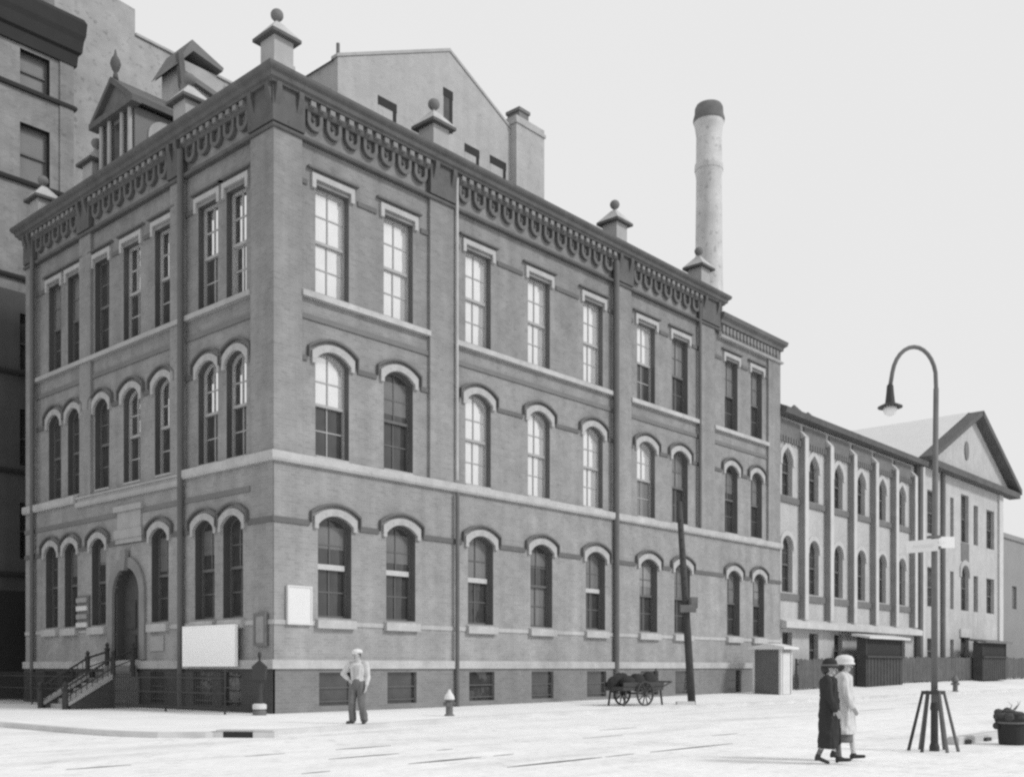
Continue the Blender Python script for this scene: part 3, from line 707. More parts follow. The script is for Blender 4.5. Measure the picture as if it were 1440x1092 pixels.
# ------------------------------------------------------------------ gabled party wall with chimney
gb = thing('gabled_building', 'tall pale building with gabled blank side wall behind the long cornice', 'building', W(16.79, 18), ANG)
p = MB()
p.prism([(0,0),(0,33.45),(8.26,37.33),(16.3,33.55),(16.3,0)], 0, .35)
p.quad((0,.35,0),(0,9,0),(0,9,33.4),(0,.35,33.4)); p.quad((16.3,.35,0),(16.3,9,0),(16.3,9,33.5),(16.3,.35,33.5))
ob('wall', p, m_gable, gb)
p = MB(); p.quad((-.15,.3,33.35),(8.26,.3,37.25),(8.26,9,37.25),(-.15,9,33.35)); p.quad((8.26,.3,37.25),(16.4,.3,33.45),(16.4,9,33.45),(8.26,9,37.25))
ob('roof', p, m_roof, gb)
cp = MB()
cp.prism([(-.08,33.43),(-.08,33.6),(8.26,37.52),(8.26,37.34)], -.06, .45); cp.prism([(8.262,37.34),(8.262,37.52),(16.35,33.72),(16.35,33.55)], -.06, .45)
ob('coping', cp, m_stone_md, gb)
for a, b, z0, z1 in ((2.8,4.1,30.9,32.5),(7.78,8.5,32.6,35.0),(9.55,10.75,30.3,32.4),(11.75,13.15,30.6,32.5)):
    w_ = ob('window', MB().box(a, b, -.012, .02, z0, z1), m_gdark if b-a < .8 else m_gable, gb)
    ob('lintel', MB().box(a-.03, b+.03, -.03, .02, z1-.42, z1+.06), m_tall_dk, w_)
    ob('reveal', MB().box(b-.26, b, -.022, .0, z0, z1-.42), m_tall_dk, w_)
c = ob('chimney', MB().box(13.6,16.28,-.5,1.2,28,35.6).box(13.52,16.36,-.58,1.28,35.1,35.3), m_gable, gb)
ob('chimney_cap', MB().box(14.2,15.1,-.2,.8,35.6,36.2).box(14.12,15.18,-.28,.88,36.2,36.4), m_brick_md, c)
ob('flue', MB().cone((.5,.6,33),(.5,.6,34.6),.1,.1,10), m_iron_g, gb)

# ------------------------------------------------------------------ factory chimney
sx, sy = 14.1, 75.0
stk = thing('smokestack', 'tall pale round brick chimney with blackened top rising beyond the cornice', 'chimney', (sx, sy, -.6))
ob('shaft', MB().lathe([(1.35,0),(1.15,20),(.98,30),(.90,36.9),(.98,37.4),(1.0,37.9),(.92,38.0),(.90,39.9),(1.0,40.6),(1.09,40.9)], n=28), m_stack, stk, smooth=True)
ob('crown', MB().lathe([(1.10,40.9),(1.13,41.1),(1.02,41.5),(1.0,41.9),(.9,42.1),(.7,42.1),(.7,41.3)], n=28, caps=False), m_stack_cap, stk, smooth=True)
ob('band', MB().lathe([(1.0,37.42),(1.02,37.5),(1.02,37.75),(1.0,37.82)], n=28, caps=False), m_stack, stk)

# ------------------------------------------------------------------ low light brick hall with buttresses and pedimented end
low = thing('brick_hall', 'low light-brick hall with buttresses and a pedimented end, right of the dark brick building', 'building', W(31.12, .3), ANG)
O = 31.12
m_frame_bak = m_frame
cs = [32.4+3.08*k - O for k in range(6)]
pv = [(53.05-O,1.8),(56.8-O,.7),(59.4-O,1.6),(61.75-O,.95),(65.0-O,1.8)]
w = MB()
facade(w, 0, 19.0, 0, 3.6, 0, [(c-.55,c+.55,1.4 if i < 3 else 1.4,3.2,0,'rect') for i, c in enumerate(cs)], .4)
facade(w, 0, 19.0, 3.6, 9.2, 0, [(c-.6,c+.6,5.3,7.75,.5,'seg') for c in cs], .4)
facade(w, 0, 19.0, 9.2, 14.4, 0, [(c-.58,c+.58,10.35,12.25,.62,'point') for c in cs], .4)
facade(w, 19.0, 36.5, 0, 4.6, 0, [(59.4-O-.85,59.4-O+.85,.5,3.5,0,'rect')] + [(c-ww/2,c+ww/2,1.6,3.3,0,'rect') for c, ww in pv if abs(c+O-59.4) > .1], .4)
facade(w, 19.0, 36.5, 4.6, 9.5, 0, [(c-ww/2,c+ww/2,5.42,8.05 if ww != 1.6 else 8.1,.55 if ww == 1.6 else 0,'seg' if ww == 1.6 else 'rect') for c, ww in pv], .4)
facade(w, 19.0, 36.5, 9.5, 15.0, 0, [(c-ww/2,c+ww/2,10.3,13.2 if ww != 1.6 else 13.7,0,'rect') for c, ww in pv], .4)
w.quad((36.5,0,0),(36.5,22,0),(36.5,22,15),(36.5,0,15)); w.quad((0,0,13),(0,22,13),(0,22,15),(0,0,14.4)); w.quad((0,22,0),(36.5,22,0),(36.5,22,15),(0,22,15))
ob('wall', w, m_low, low)
ob('inner_wall', MB().quad((0,.6,0),(36.4,.6,0),(36.4,.6,14.5),(0,.6,14.5)), m_tall_dk, low)
for c in cs:
    put_window(low, 'R', c, 1.4, 1.1, 1.8, 0, 'rect', 'd', 'd', hood=False, grid=(2,1), dy=.25)
    put_window(low, 'R', c, 5.3, 1.2, 2.95, .5, 'seg', 'd', 'd', hood=True, grid=(2,2), dy=.25, hm=CACHE.setdefault('lowhood', hood_mesh(1.2, .5, 'seg', .03, .2, .2, -.06).copy()))
    put_window(low, 'R', c, 10.35, 1.16, 2.52, .62, 'point', 'd', 'd', hood=True, grid=(2,2), dy=.25, hm=CACHE.setdefault('lowhood2', hood_mesh(1.16, .62, 'point', .03, .22, .3, -.06).copy()))
for k in ('lowhood', 'lowhood2'): CACHE[k].materials[0] = m_low_st2
for c, ww in pv:
    if abs(c+O-59.4) > .1: put_window(low, 'R', c, 1.6, ww, 1.7, 0, 'rect', 'd', 'd', hood=False, grid=(1,1), dy=.25)
    if ww == 1.6:
        put_window(low, 'R', c, 5.42, ww, 3.23, .55, 'seg', 'd', 'd', grid=(2,2), dy=.25, hm=hood_mesh(1.6,.55,'seg',.03,.28,.3,-.08))
    else: put_window(low, 'R', c, 5.42, ww, 2.63, 0, 'rect', 'd', 'd', hood=False, grid=(1,2), dy=.25)
    put_window(low, 'R', c, 10.3, ww, 2.9 if ww != 1.6 else 3.4, 0, 'rect', 'd', 'd', hood=False, grid=(2 if ww > 1 else 1, 2), dy=.25)
ob('door', MB().box(59.4-O-.85,59.4-O+.85,.3,.36,.5,3.5), m_door, low)
ob('door_lintel', MB().box(59.4-O-1.1,59.4-O+1.1,-.12,.1,3.5,4.1), m_low_st, low)
ob('spandrel', MB().box(59.4-O-.8,59.4-O+.8,-.04,.05,8.95,10.25), m_low_dk, low)
for k in range(7):
    x = 30.86+3.08*k-O if k else .1
    if k == 0: continue
    b = ob('buttress', MB().box(x-.22, x+.18, -.38, .05, 3.9, 13.6), m_low_st, low)
    ob('side_face', MB().box(x-.24, x-.221, -.33, -.02, 3.95, 13.55), m_low_side, b)
    ob('weathering', MB().prism([(-.40,13.6),(.05,13.6),(.05,14.1)], x-.24, x+.2, 'x'), m_low_st, b)
xs = [0.02] + [30.86+3.08*k-O for k in range(1,7)]
pn = MB(); s1 = MB()
for a, b in zip(xs, xs[1:]):
    a += .23; b -= .23
    pn.box(a, b, -.1, .05, 13.35, 14.25)
    m_ = int((b-a)/.28)
    for i in range(m_): x = a + (b-a)*(i+.5)/m_; pn.box(x-.09, x+.09, -.16, -.05, 13.1, 13.4)
    s1.box(a, b, -.1, .05, 9.98, 10.3); s1.box(a, b, -.1, .05, 4.88, 5.22)
ob('corbel_panel', pn, m_low_dk, low); ob_split('sill_course', s1, m_low_dk, low)
ob('water_table', MB().prism([(-.62,3.4),(-.62,3.72),(-.1,3.9),(.05,3.9),(.05,3.4)], 0, 18.6, 'x'), m_low_st, low)
ob('eave', MB().prism([(-.6,14.42),(-.66,14.72),(.6,15.25),(.6,14.42)], 0, 19.6, 'x'), m_roof_dk, low)
ob('roof', MB().quad((0,.3,15.2),(19.8,.3,15.2),(19.8,10,16.9),(0,10,16.9)).quad((0,10,16.9),(19.8,10,16.9),(19.8,22,15),(0,22,15)), m_roof_dk, low)
for x, y in ((10.2,3.2),(8.0,3.0)):
    o = ob('roof_vent', MB().lathe([(.35,0),(.3,.7),(.55,.75),(.05,1.25)], (x,y,15.6), 12), m_brick_dk, low)
ob('downpipe', MB().cone((19.0,-.2,.4),(19.0,-.2,14.4),.3,.3,8), m_brick_dk, low); ob('downpipe', MB().cone((23.6,-.15,.4),(23.6,-.15,14.6),.16,.16,8), m_brick_md, low)
ob('corner_pier', MB().box(19.5,20.3,-.15,.05,.3,14.6), m_low_st, low); ob('corner_pier', MB().box(35.6,36.5,-.15,.05,.3,14.6), m_low_st, low)
gx0, gx1, ax = 20.3, 39.2, 30.1
ob('pediment', MB().prism([(20.6,15.2),(38.6,15.2),(ax,19.5)], .0, .3), m_low, low)
oc = MB(); oc.prism([(28.6+.42*math.cos(2*PI*k/16), 16.9+.68*math.sin(2*PI*k/16)) for k in range(16)], -.06, .02)
ob('oculus', oc, m_gdark, low)
rk = MB()
rk.prism([(gx0,14.95),(gx0,15.25),(ax,19.95),(ax,19.6)], -.7, .3); rk.prism([(gx1,14.95),(gx1,15.35),(ax+.002,19.95),(ax+.002,19.5)], -.75, .3)
rk.box(gx0+.3, gx1-.3, -.7, .1, 14.62, 15.05)
ob('raking_cornice', rk, m_roof_dk, low)
ob('slate_roof', MB().quad((gx0-.3,.3,15.1),(ax,.3,20.0),(ax,40,20.0),(gx0-.3,40,15.1)).quad((gx1,.3,15.2),(ax,.3,20.0),(ax,40,20.0),(gx1,40,15.2)), m_slate, low)
ob('ridge_vent', MB().prism([(27.5,18.3),(28.6,19.4),(28.9,19.4),(28.9,18.3)], 16, 17.5), m_wood, low)

# hazy block at the right edge
far = thing('far_building', 'hazy grey block beyond the pedimented hall at the right edge', 'building', W(74.5, 3), ANG)
f = MB(); facade(f, 0, 40, 0, 12.8, 0, [(5+6*k,6.3+6*k,z,z+2,0,'rect') for k in range(5) for z in (6.5,)], .3); f.quad((0,0,0),(0,20,0),(0,20,12.8),(0,0,12.8)); f.quad((0,0,12.8),(40,0,12.8),(40,20,12.8),(0,20,12.8))
ob('wall', f, m_far, far)
for k in range(5): ob('window', MB().box(5+6*k,6.3+6*k,.2,.25,6.5,8.5), m_gblind, far)
ob('parapet', MB().box(-.1,40,-.15,.1,12.5,12.9), m_far, far)

# board fence along the hall
fc = thing('board_fence', 'dark weathered board fence standing along the foot of the light hall', 'fence', W(31.6, -.75), ANG)
bd = MB(); ln = 70; n = int(ln/.2)
for i in range(n):
    x = ln*i/n; z = zwall(x+31.6); h = 1.5+.1*random.random()
    bd.box(x+.008, x+.19, -.02+.01*random.random(), .02, z+.06, z+h)
ob('boards', bd, m_fence, fc)
rl = MB()
for i in range(35): 
    x0, x1 = i*2.0, i*2.0+2; z0, z1 = zwall(x0+31.6), zwall(x1+31.6)
    rl.bar((x0,.05,z0+.3),(x1,.05,z1+.3),.06,.09); rl.bar((x0,.05,z0+1.3),(x1,.05,z1+1.3),.06,.09)
ob('rail', rl, m_fence, fc)
ps = MB()
for i in range(36): ps.box(i*2-.05, i*2+.05, .08, .18, zwall(i*2+31.6)-.1, zwall(i*2+31.6)+1.6)
ob_split('post', ps, m_fence, fc)

# dark sheds in front of the hall
def shed(label, u0, u1, v0, v1, zt):
    zb = zwall(u0); t = thing('wooden_shed', label, 'shed', W(u0, v0, zb-.02), ANG, 'dark sheds in front of the hall')
    L_, D_ = u1-u0, v1-v0; H = zt-zb; b = MB()
    b.box(0, L_, 0, D_, 0, H*.62); b.box(0, .12, 0, D_, H*.62, H); b.box(L_-.12, L_, 0, D_, H*.62, H); b.box(.12, L_-.12, D_-.1, D_, H*.62, H)
    ob('wall', b, m_wood_dk, t)
    ob('interior_shade', MB().box(.12, L_-.12, .04, .1, H*.62, H), m_black, t)  # black sheet stands in for the shade of the open interior
    ob('counter', MB().box(-.05, L_+.05, -.12, .0, H*.6, H*.64), m_wood_dk, t)
    c = MB()
    for k in range(int(L_/.45)): c.box(.2+k*.45, .24+k*.45, -.03, 0, 0, H*.6)
    ob('batten', c, m_wood_dk, t)
    ob('roof', MB().prism([(-.3,H-.02),(-.3,H+.1),(D_+.2,H+.28),(D_+.2,H+.14)], -.2, L_+.5, 'x'), m_offwhite if 'flat pale' in label else m_iron_g, t)
shed('dark market shed with flat pale roof edge, left of the lamp post', 38.4, 43.6, -1.4, -.85, 3.0)
shed('dark shed below the pediment at the far right, behind the hydrant', 57.6, 62.8, -1.5, -.85, 3.1)

# watchman's booth
kz = zwall(26.5)*.55
kk = thing('watch_booth', 'small wooden booth with a pale flat roof beside the brick building', 'booth', W(26.3, -2.5, 0), ANG)
ob('body', MB().box(.02,1.06,.02,1.4,.05,2.2), m_wood, kk)
ob('shaded_side', MB().box(-.01,.015,.06,1.36,.12,2.14), m_brick_dk, kk)  # booth side turned from the sun, its shade put into a darker colour
ob_split('corner_post', MB().box(-.03,.09,-.03,.09,0,2.2).box(.98,1.09,-.03,.09,0,2.2).box(-.03,.09,1.33,1.44,0,2.2), m_offwhite, kk)
ob('door', MB().box(.18,.9,-.015,.015,.1,2.05), m_offwhite, kk)
ob('roof', MB().prism([(-.28,2.2),(-.28,2.3),(.6,2.48),(1.6,2.3),(1.6,2.2)], -.22, 1.26, 'x'), m_white, kk)
ob('base', MB().box(-.06,1.12,-.06,1.46,-.12,.06), m_kerb, kk)

# utility pole
up = thing('utility_pole', 'dark leaning wooden utility pole with a box, by the kerb', 'utility pole', W(14.72,-4.98), 0)
ob('shaft', MB().tube([(0,0,-.1),(-.22,0,3.5),(-.47,0,7.4)], [.145,.13,.10], 14), m_wood_dk, up, smooth=True)
ob('box', MB().box(-.47,.1,-.32,-.12,3.35,3.62).box(-.08,.16,-.3,-.1,3.5,3.9), m_iron_g, up)
ob('base_block', MB().box(-.6,.05,-.35,.0,-.02,.12), m_kerb, up)
st = MB()
for k in range(9): st.bar((-.22-.05*k*.55,-.22,3.9+.35*k),(-.22-.05*k*.55,.22,3.9+.35*k),.03)
ob('step_iron', st, m_iron, up)

# fire alarm pedestal
fa = thing('alarm_pedestal', 'dark iron alarm pedestal with pale foot at the corner of the brick building', 'street pedestal', W(-.8,-.45,0), 0)
ob('base', MB().lathe([(.2,0),(.2,.1),(.15,.16)], n=14), m_iron_g, fa)
ob('collar', MB().lathe([(.19,.17),(.2,.2),(.2,.3),(.14,.33)], n=14), m_offwhite, fa)
ob_split('column', MB().lathe([(.11,.33),(.09,.5),(.085,.95),(.12,1.02)], n=14), m_iron, fa)
ob('alarm_box', MB().prism([(-.17,1.0),(-.19,1.35),(-.21,1.36),(0,1.55),(.21,1.36),(.19,1.35),(.17,1.0)], -.13, .13), m_iron, fa)
ob('lamp_finial', MB().lathe([(.03,1.5),(.03,1.62),(.06,1.68),(.05,1.76),(.01,1.8)], n=10), m_iron, fa)

# hydrants
def hydrant():
    t = thing('fire_hydrant', 'stubby fire hydrant with white bonnet on the sidewalk before the long front', 'hydrant', W(2.47,-4.78,0), 0, 'fire hydrants')
    ob('barrel', MB().lathe([(.14,-.05),(.14,.03),(.1,.06),(.1,.40),(.135,.42),(.135,.46)], n=16), m_hyd, t)
    ob('bonnet', MB().lathe([(.145,.46),(.145,.5),(.12,.58),(.06,.66),(.04,.7),(.04,.74)], n=16), m_white, t, smooth=False)
    ob('outlet', MB().cone((-.17,0,.34),(.17,0,.34),.05,.05,10).cone((0,0,.32),(0,-.18,.32),.065,.065,12), m_hyd, t)
    return t
h1 = hydrant(); h2 = dup(h1); h2.location = W(41.98,-5.0,0); h2['label'] = 'distant dark fire hydrant on the sidewalk right of the lamp post'
for ch in h2.children:
    if ch.name.startswith('bonnet'):
        ch.data = ch.data.copy(); ch.data.materials[0] = m_hyd
h2.scale = (1.3,1.3,1.3)

# street lamp with crook arm and splayed guard legs
lx, ly = 7.44, 18.45
lp = thing('street_lamp', 'tall crook-armed street lamp standing in a ring of splayed guard posts', 'street lamp', (lx, ly, ZS))
ob('base', MB().lathe([(.085,0),(.085,.08),(.065,.14),(.06,.7),(.075,.75),(.06,.85)], n=16), m_iron, lp)
zt = 6.38
pts = [(0,0,.8),(.0,0,3.5),(.03,0,zt)]
hook = [(.03,0,zt)] + [(.03-.39+.39*math.cos(a), 0, zt+.15+.58*math.sin(a)) for a in [PI*k/14 for k in range(1,14)]] + [(-.78,0,zt+.04)]
ob('pole', MB().tube(pts, [.058,.052,.045], 12), m_iron_g, lp, smooth=True)
ob('arm', MB().tube([(.03,0,zt-.05)]+hook, .036, 10), m_iron_g, lp, smooth=True)
ob('lamp_housing', MB().lathe([(.03,0),(.055,-.03),(.065,-.16),(.085,-.34),(.1,-.36)], (-.78,0,zt+.08), 16), m_iron, lp)
ob('lamp_shade', MB().lathe([(.09,-.34),(.21,-.40),(.21,-.42),(.1,-.39)], (-.78,0,zt+.08), 20, caps=False), m_iron, lp)
ob('globe', MB().lathe([(.1,-.39),(.12,-.45),(.10,-.52),(.04,-.56)], (-.78,0,zt+.08), 16), m_globe, lp, smooth=True)
for k in range(6):
    a = 2*PI*k/6 + .06 - .384
    ob('guard_post', MB().cone((.42*math.cos(a)-.02,.42*math.sin(a),-.05),(.17*math.cos(a)-.02,.17*math.sin(a),1.06),.032,.026,8), m_wood_dk if k in (3,4) else m_iron_g, lp)
ob('guard_ring', MB().lathe([(.2,1.0),(.2,1.06),(.15,1.06),(.15,1.0)], (-.02,0,0), 20, caps=False), m_iron, lp)
s1 = MB().obox((-.24,-.06,3.6),(.26,-.05,.018),(.004,.012,0),(-.006,0,.105)); ob('sign_plate', s1, m_white, lp)
s2 = MB().obox((.2,.07,3.68),(.22,.1,.012),(-.004,.012,0),(0,0,.10)); ob('sign_plate', s2, m_white, lp)
ob('sign_bracket', MB().box(-.1,.1,-.05,.09,3.55,3.6).box(-.1,.1,-.05,.09,3.75,3.79), m_iron_g, lp)
for dx, dy, ax_ in ((-.23,-.076,(.17,-.035,.012)),(.2,.056,(.13,.065,.008))):
    ob('sign_line', MB().obox((dx,dy,3.6 if dx < 0 else 3.68), ax_, (.0004,.0012,0), (0,0,.022)), m_offwhite, lp)

# tub of rubbish, plank and drain
tx, ty = 9.55, 20.0
tu = thing('rubbish_tub', 'dark round tub heaped with rubbish and twigs at the right edge', 'tub', (tx, ty, ZS))
ob('tub', MB().lathe([(.22,0),(.24,.02),(.27,.42),(.31,.45),(.31,.58),(.28,.6),(.26,.5)], n=22), m_black, tu)
ob('hoop', MB().lathe([(.275,.4),(.30,.41),(.30,.44),(.275,.45)], n=22, caps=False), m_iron_g, tu)
ob_split('lug', MB().ball((-.3,0,.36),.07,.06,.07).ball((.32,0,.4),.07,.06,.06), m_iron, tu)
tr = MB()
for k in range(22):
    a = random.random()*6.28; r = .26*random.random(); tr.ball((r*math.cos(a), r*math.sin(a), .52+.1*random.random()), .06+.08*random.random(), .06+.06*random.random(), .05+.05*random.random(), n=8, m=5)
ob('rubbish', tr, m_wood_dk, tu)
tw_ = MB()
for k in range(4):
    a = random.random()*6.28; b_ = random.random()*6.28; tw_.tube([(.08*math.cos(a),.08*math.sin(a),.55),(.12*math.cos(b_),.1*math.sin(b_),.75),(.15*math.cos(b_+.5),.12*math.sin(b_+.5),.74+.1*random.random())], [.01,.008,.004], 5)
ob('twig', tw_, m_wood, tu)
sk = MB()
for k in range(9): sk.ball((.12*random.random()*k*.45-.05, .1*random.random(), .1+.1*random.random()), .16, .13, .12+.05*random.random(), n=10, m=6)
rb = tag(ob('rag_heap', sk, m_grey, None, (tx+.42, ty-.05, ZS-.04), smooth=True), 'low dark heap of rags on the ground beside the tub', 'heap')
pl = thing('timber_baulk', 'pale squared timber lying on the street between lamp and tub', 'timber', W(2.3,-18.55,ZS), ANG)
tb_ = MB(); tb_.prism([(-.11,0),(-.11,.13),(-.08,.15),(.08,.15),(.11,.13),(.11,0)], 0, 3.2, 'x'); ob('baulk', tb_, m_low_st, pl)
ob_split('wedge', MB().box(.3,.55,-.16,-.11,0,.08).box(1.4,1.7,-.17,-.11,0,.07), m_wood_dk, pl)
dg = thing('storm_drain', 'dark kerb inlet of the storm drain at the sidewalk corner', 'drain', W(-5.55,-6.62,ZS), ANG-.96)
ob('mouth', MB().box(-.32,.32,-.1,.12,-.02,.125), m_black, dg)
ob('lintel', MB().box(-.5,.75,-.06,.3,.126,.16), m_kerb, dg)
ob_split('side_stone', MB().box(-.62,-.33,-.12,.1,-.02,.12).box(.33,.8,-.12,.1,-.02,.12), m_kerb, dg)

# ------------------------------------------------------------------ pushcart by the kerb
pc = thing('pushcart', 'dark pushcart heaped with covered goods on the sidewalk before the long front', 'cart', W(11.4,-3.9,0), ANG-.12); pc.scale = (.88,.88,.88)
ob('bed', MB().box(0,2.4,-.5,.5,.62,.78).box(0,2.4,-.53,-.48,.78,.95).box(0,2.4,.48,.53,.78,.95), m_wood_dk, pc)
def wheel(y):
    r = MB(); n = 24; rr = .5
    for k in range(n):
        a, b = 2*PI*k/n, 2*PI*(k+1)/n
        r.add([(rr*math.cos(t)*q, yy, rr*math.sin(t)*q) for t in (a,b) for q in (1,.88) for yy in (-.03,.03)], [(0,4,5,1),(2,3,7,6),(0,2,6,4),(1,5,7,3)])
    o = ob('wheel', r, m_wood_dk, pc, (1.15, y, .5))
    s_ = MB()
    for k in range(10): a = 2*PI*k/10; s_.bar((0,0,0),(.45*math.cos(a),0,.45*math.sin(a)),.035)
    s_.cone((0,-.08,0),(0,.08,0),.07,.07,12); ob('spoke', s_, m_wood_dk, o)
wheel(-.62); wheel(.62)
ob('axle', MB().cone((1.15,-.68,.5),(1.15,.68,.5),.035,.035,8), m_iron, pc)
ob_split('prop_leg', MB().bar((.25,-.42,.65),(.12,-.42,-.02),.06).bar((.25,.42,.65),(.12,.42,-.02),.06).bar((2.3,-.42,.65),(2.42,-.42,-.02),.06), m_wood_dk, pc)
ob('handle', MB().tube([(2.3,-.42,.7),(3.0,-.42,.95),(3.0,.42,.95),(2.3,.42,.7)], .035, 8).bar((2.95,.4,.9),(2.98,.4,1.5),.05), m_wood_dk, pc)
gd = MB()
for k in range(16): gd.ball((.2+2.0*random.random(), -.34+.68*random.random(), .85+.12*random.random()), .28+.16*random.random(), .2+.1*random.random(), .18+.26*random.random(), n=10, m=7)
ob('covered_goods', gd, m_black, pc, smooth=True)

# ------------------------------------------------------------------ people
def solid(name, mb, mat, parent, voxel=.012, smooth=4, fold=0.0):
    me = mb.mesh(name+'_src', None); o = bpy.data.objects.new(name, me); COL.objects.link(o)
    r = o.modifiers.new('r', 'REMESH'); r.mode = 'VOXEL'; r.voxel_size = voxel; r.use_smooth_shade = True
    if smooth:
        s = o.modifiers.new('s', 'SMOOTH'); s.iterations = smooth; s.factor = .5
    dg_ = bpy.context.evaluated_depsgraph_get(); m2 = bpy.data.meshes.new_from_object(o.evaluated_get(dg_))
    o.modifiers.clear(); o.data = m2; bpy.data.meshes.remove(me); m2.name = name
    m2.materials.clear(); m2.materials.append(mat)
    if fold:
        nl = [v.normal.copy() for v in m2.vertices]
        for v, n_ in zip(m2.vertices, nl):
            x, y, z = v.co
            q = mnoise.noise(Vector((x*16, y*16, z*2.6))) * fold + mnoise.noise(Vector((x*9+3, y*9, z*11))) * fold * .7
            v.co = v.co + Vector((n_.x, n_.y, n_.z*.3)) * q
    for p in m2.polygons: p.use_smooth = True
    o.parent = parent
    return o
def cap(mb, p0, p1, r0, r1, n=12):
    mb.cone(p0, p1, r0, r1, n); mb.ball(p0, r0, n=n, m=8); mb.ball(p1, r1, n=n, m=8)
def limb(mb, pts, rs):
    for a, b, r0, r1 in zip(pts, pts[1:], rs, rs[1:]): cap(mb, a, b, r0, r1)
def hand(mb, wrist, direc, side, curl=.35):
    w_ = Vector(wrist); d = Vector(direc).normalized(); s = Vector(side).normalized(); s = (s - d*s.dot(d)).normalized(); nrm = d.cross(s)
    mb.obox(w_+d*.055, d*.05, s*.036, nrm*.013)
    for k, (o_, l) in enumerate(((-.03,.062),(-.01,.075),(.01,.07),(.03,.055))):
        b0 = w_+d*.1+s*o_; b1 = b0+(d+nrm*curl*.6).normalized()*l*.55; b2 = b1+(d+nrm*curl*1.8).normalized()*l*.5
        cap(mb, b0, b1, .009, .0085, 8); cap(mb, b1, b2, .0085, .007, 8)
    t0 = w_+d*.03+s*-.032; t1 = t0+(d*.6-s*.8+nrm*.3).normalized()*.04; t2 = t1+(d-s*.2+nrm*.4).normalized()*.032
    cap(mb, t0, t1, .012, .010, 8); cap(mb, t1, t2, .010, .008, 8)
def head(mb, c, fwd, tilt=0):
    c = Vector(c); f = Vector(fwd).normalized(); l = Vector((0,0,1)).cross(f).normalized(); u = f.cross(l)
    mb.ball(c+u*.03, .085, .075, .10); mb.ball(c-f*.015+u*.03, .09, .078, .09)
    cap(mb, c+f*.03-u*.055, c+f*.055-u*.075, .05, .03)                    # jaw and chin
    cap(mb, c+f*.088+u*.02, c+f*.112-u*.018, .010, .015, 8)              # nose
    for s in (-1, 1):
        mb.ball(c+l*s*.08-f*.005+u*.0, .018, .012, .03, 8, 6)            # ear
        mb.ball(c+l*s*.03+f*.078+u*.042, .022, .026, .012, 8, 6)         # brow
        mb.ball(c+l*s*.045+f*.055-u*.012, .03, .028, .026, 8, 6)         # cheek
    cap(mb, c+f*.084-u*.044+l*.018, c+f*.084-u*.044-l*.018, .009, .009, 8)  # mouth
    return f, l, u
def face_bits(c, f, l, u, parent):
    e = MB()
    for s in (-1, 1): e.ball(Vector(c)+l*s*.031+f*.083+u*.022, .008, .008, .006, 8, 6)
    ob('eyes', e, m_hair, parent, smooth=True)
    e = MB(); cap(e, Vector(c)+f*.092-u*.045+l*.016, Vector(c)+f*.092-u*.045-l*.016, .0035, .0035, 6); ob('lips', e, m_brick_md, parent)

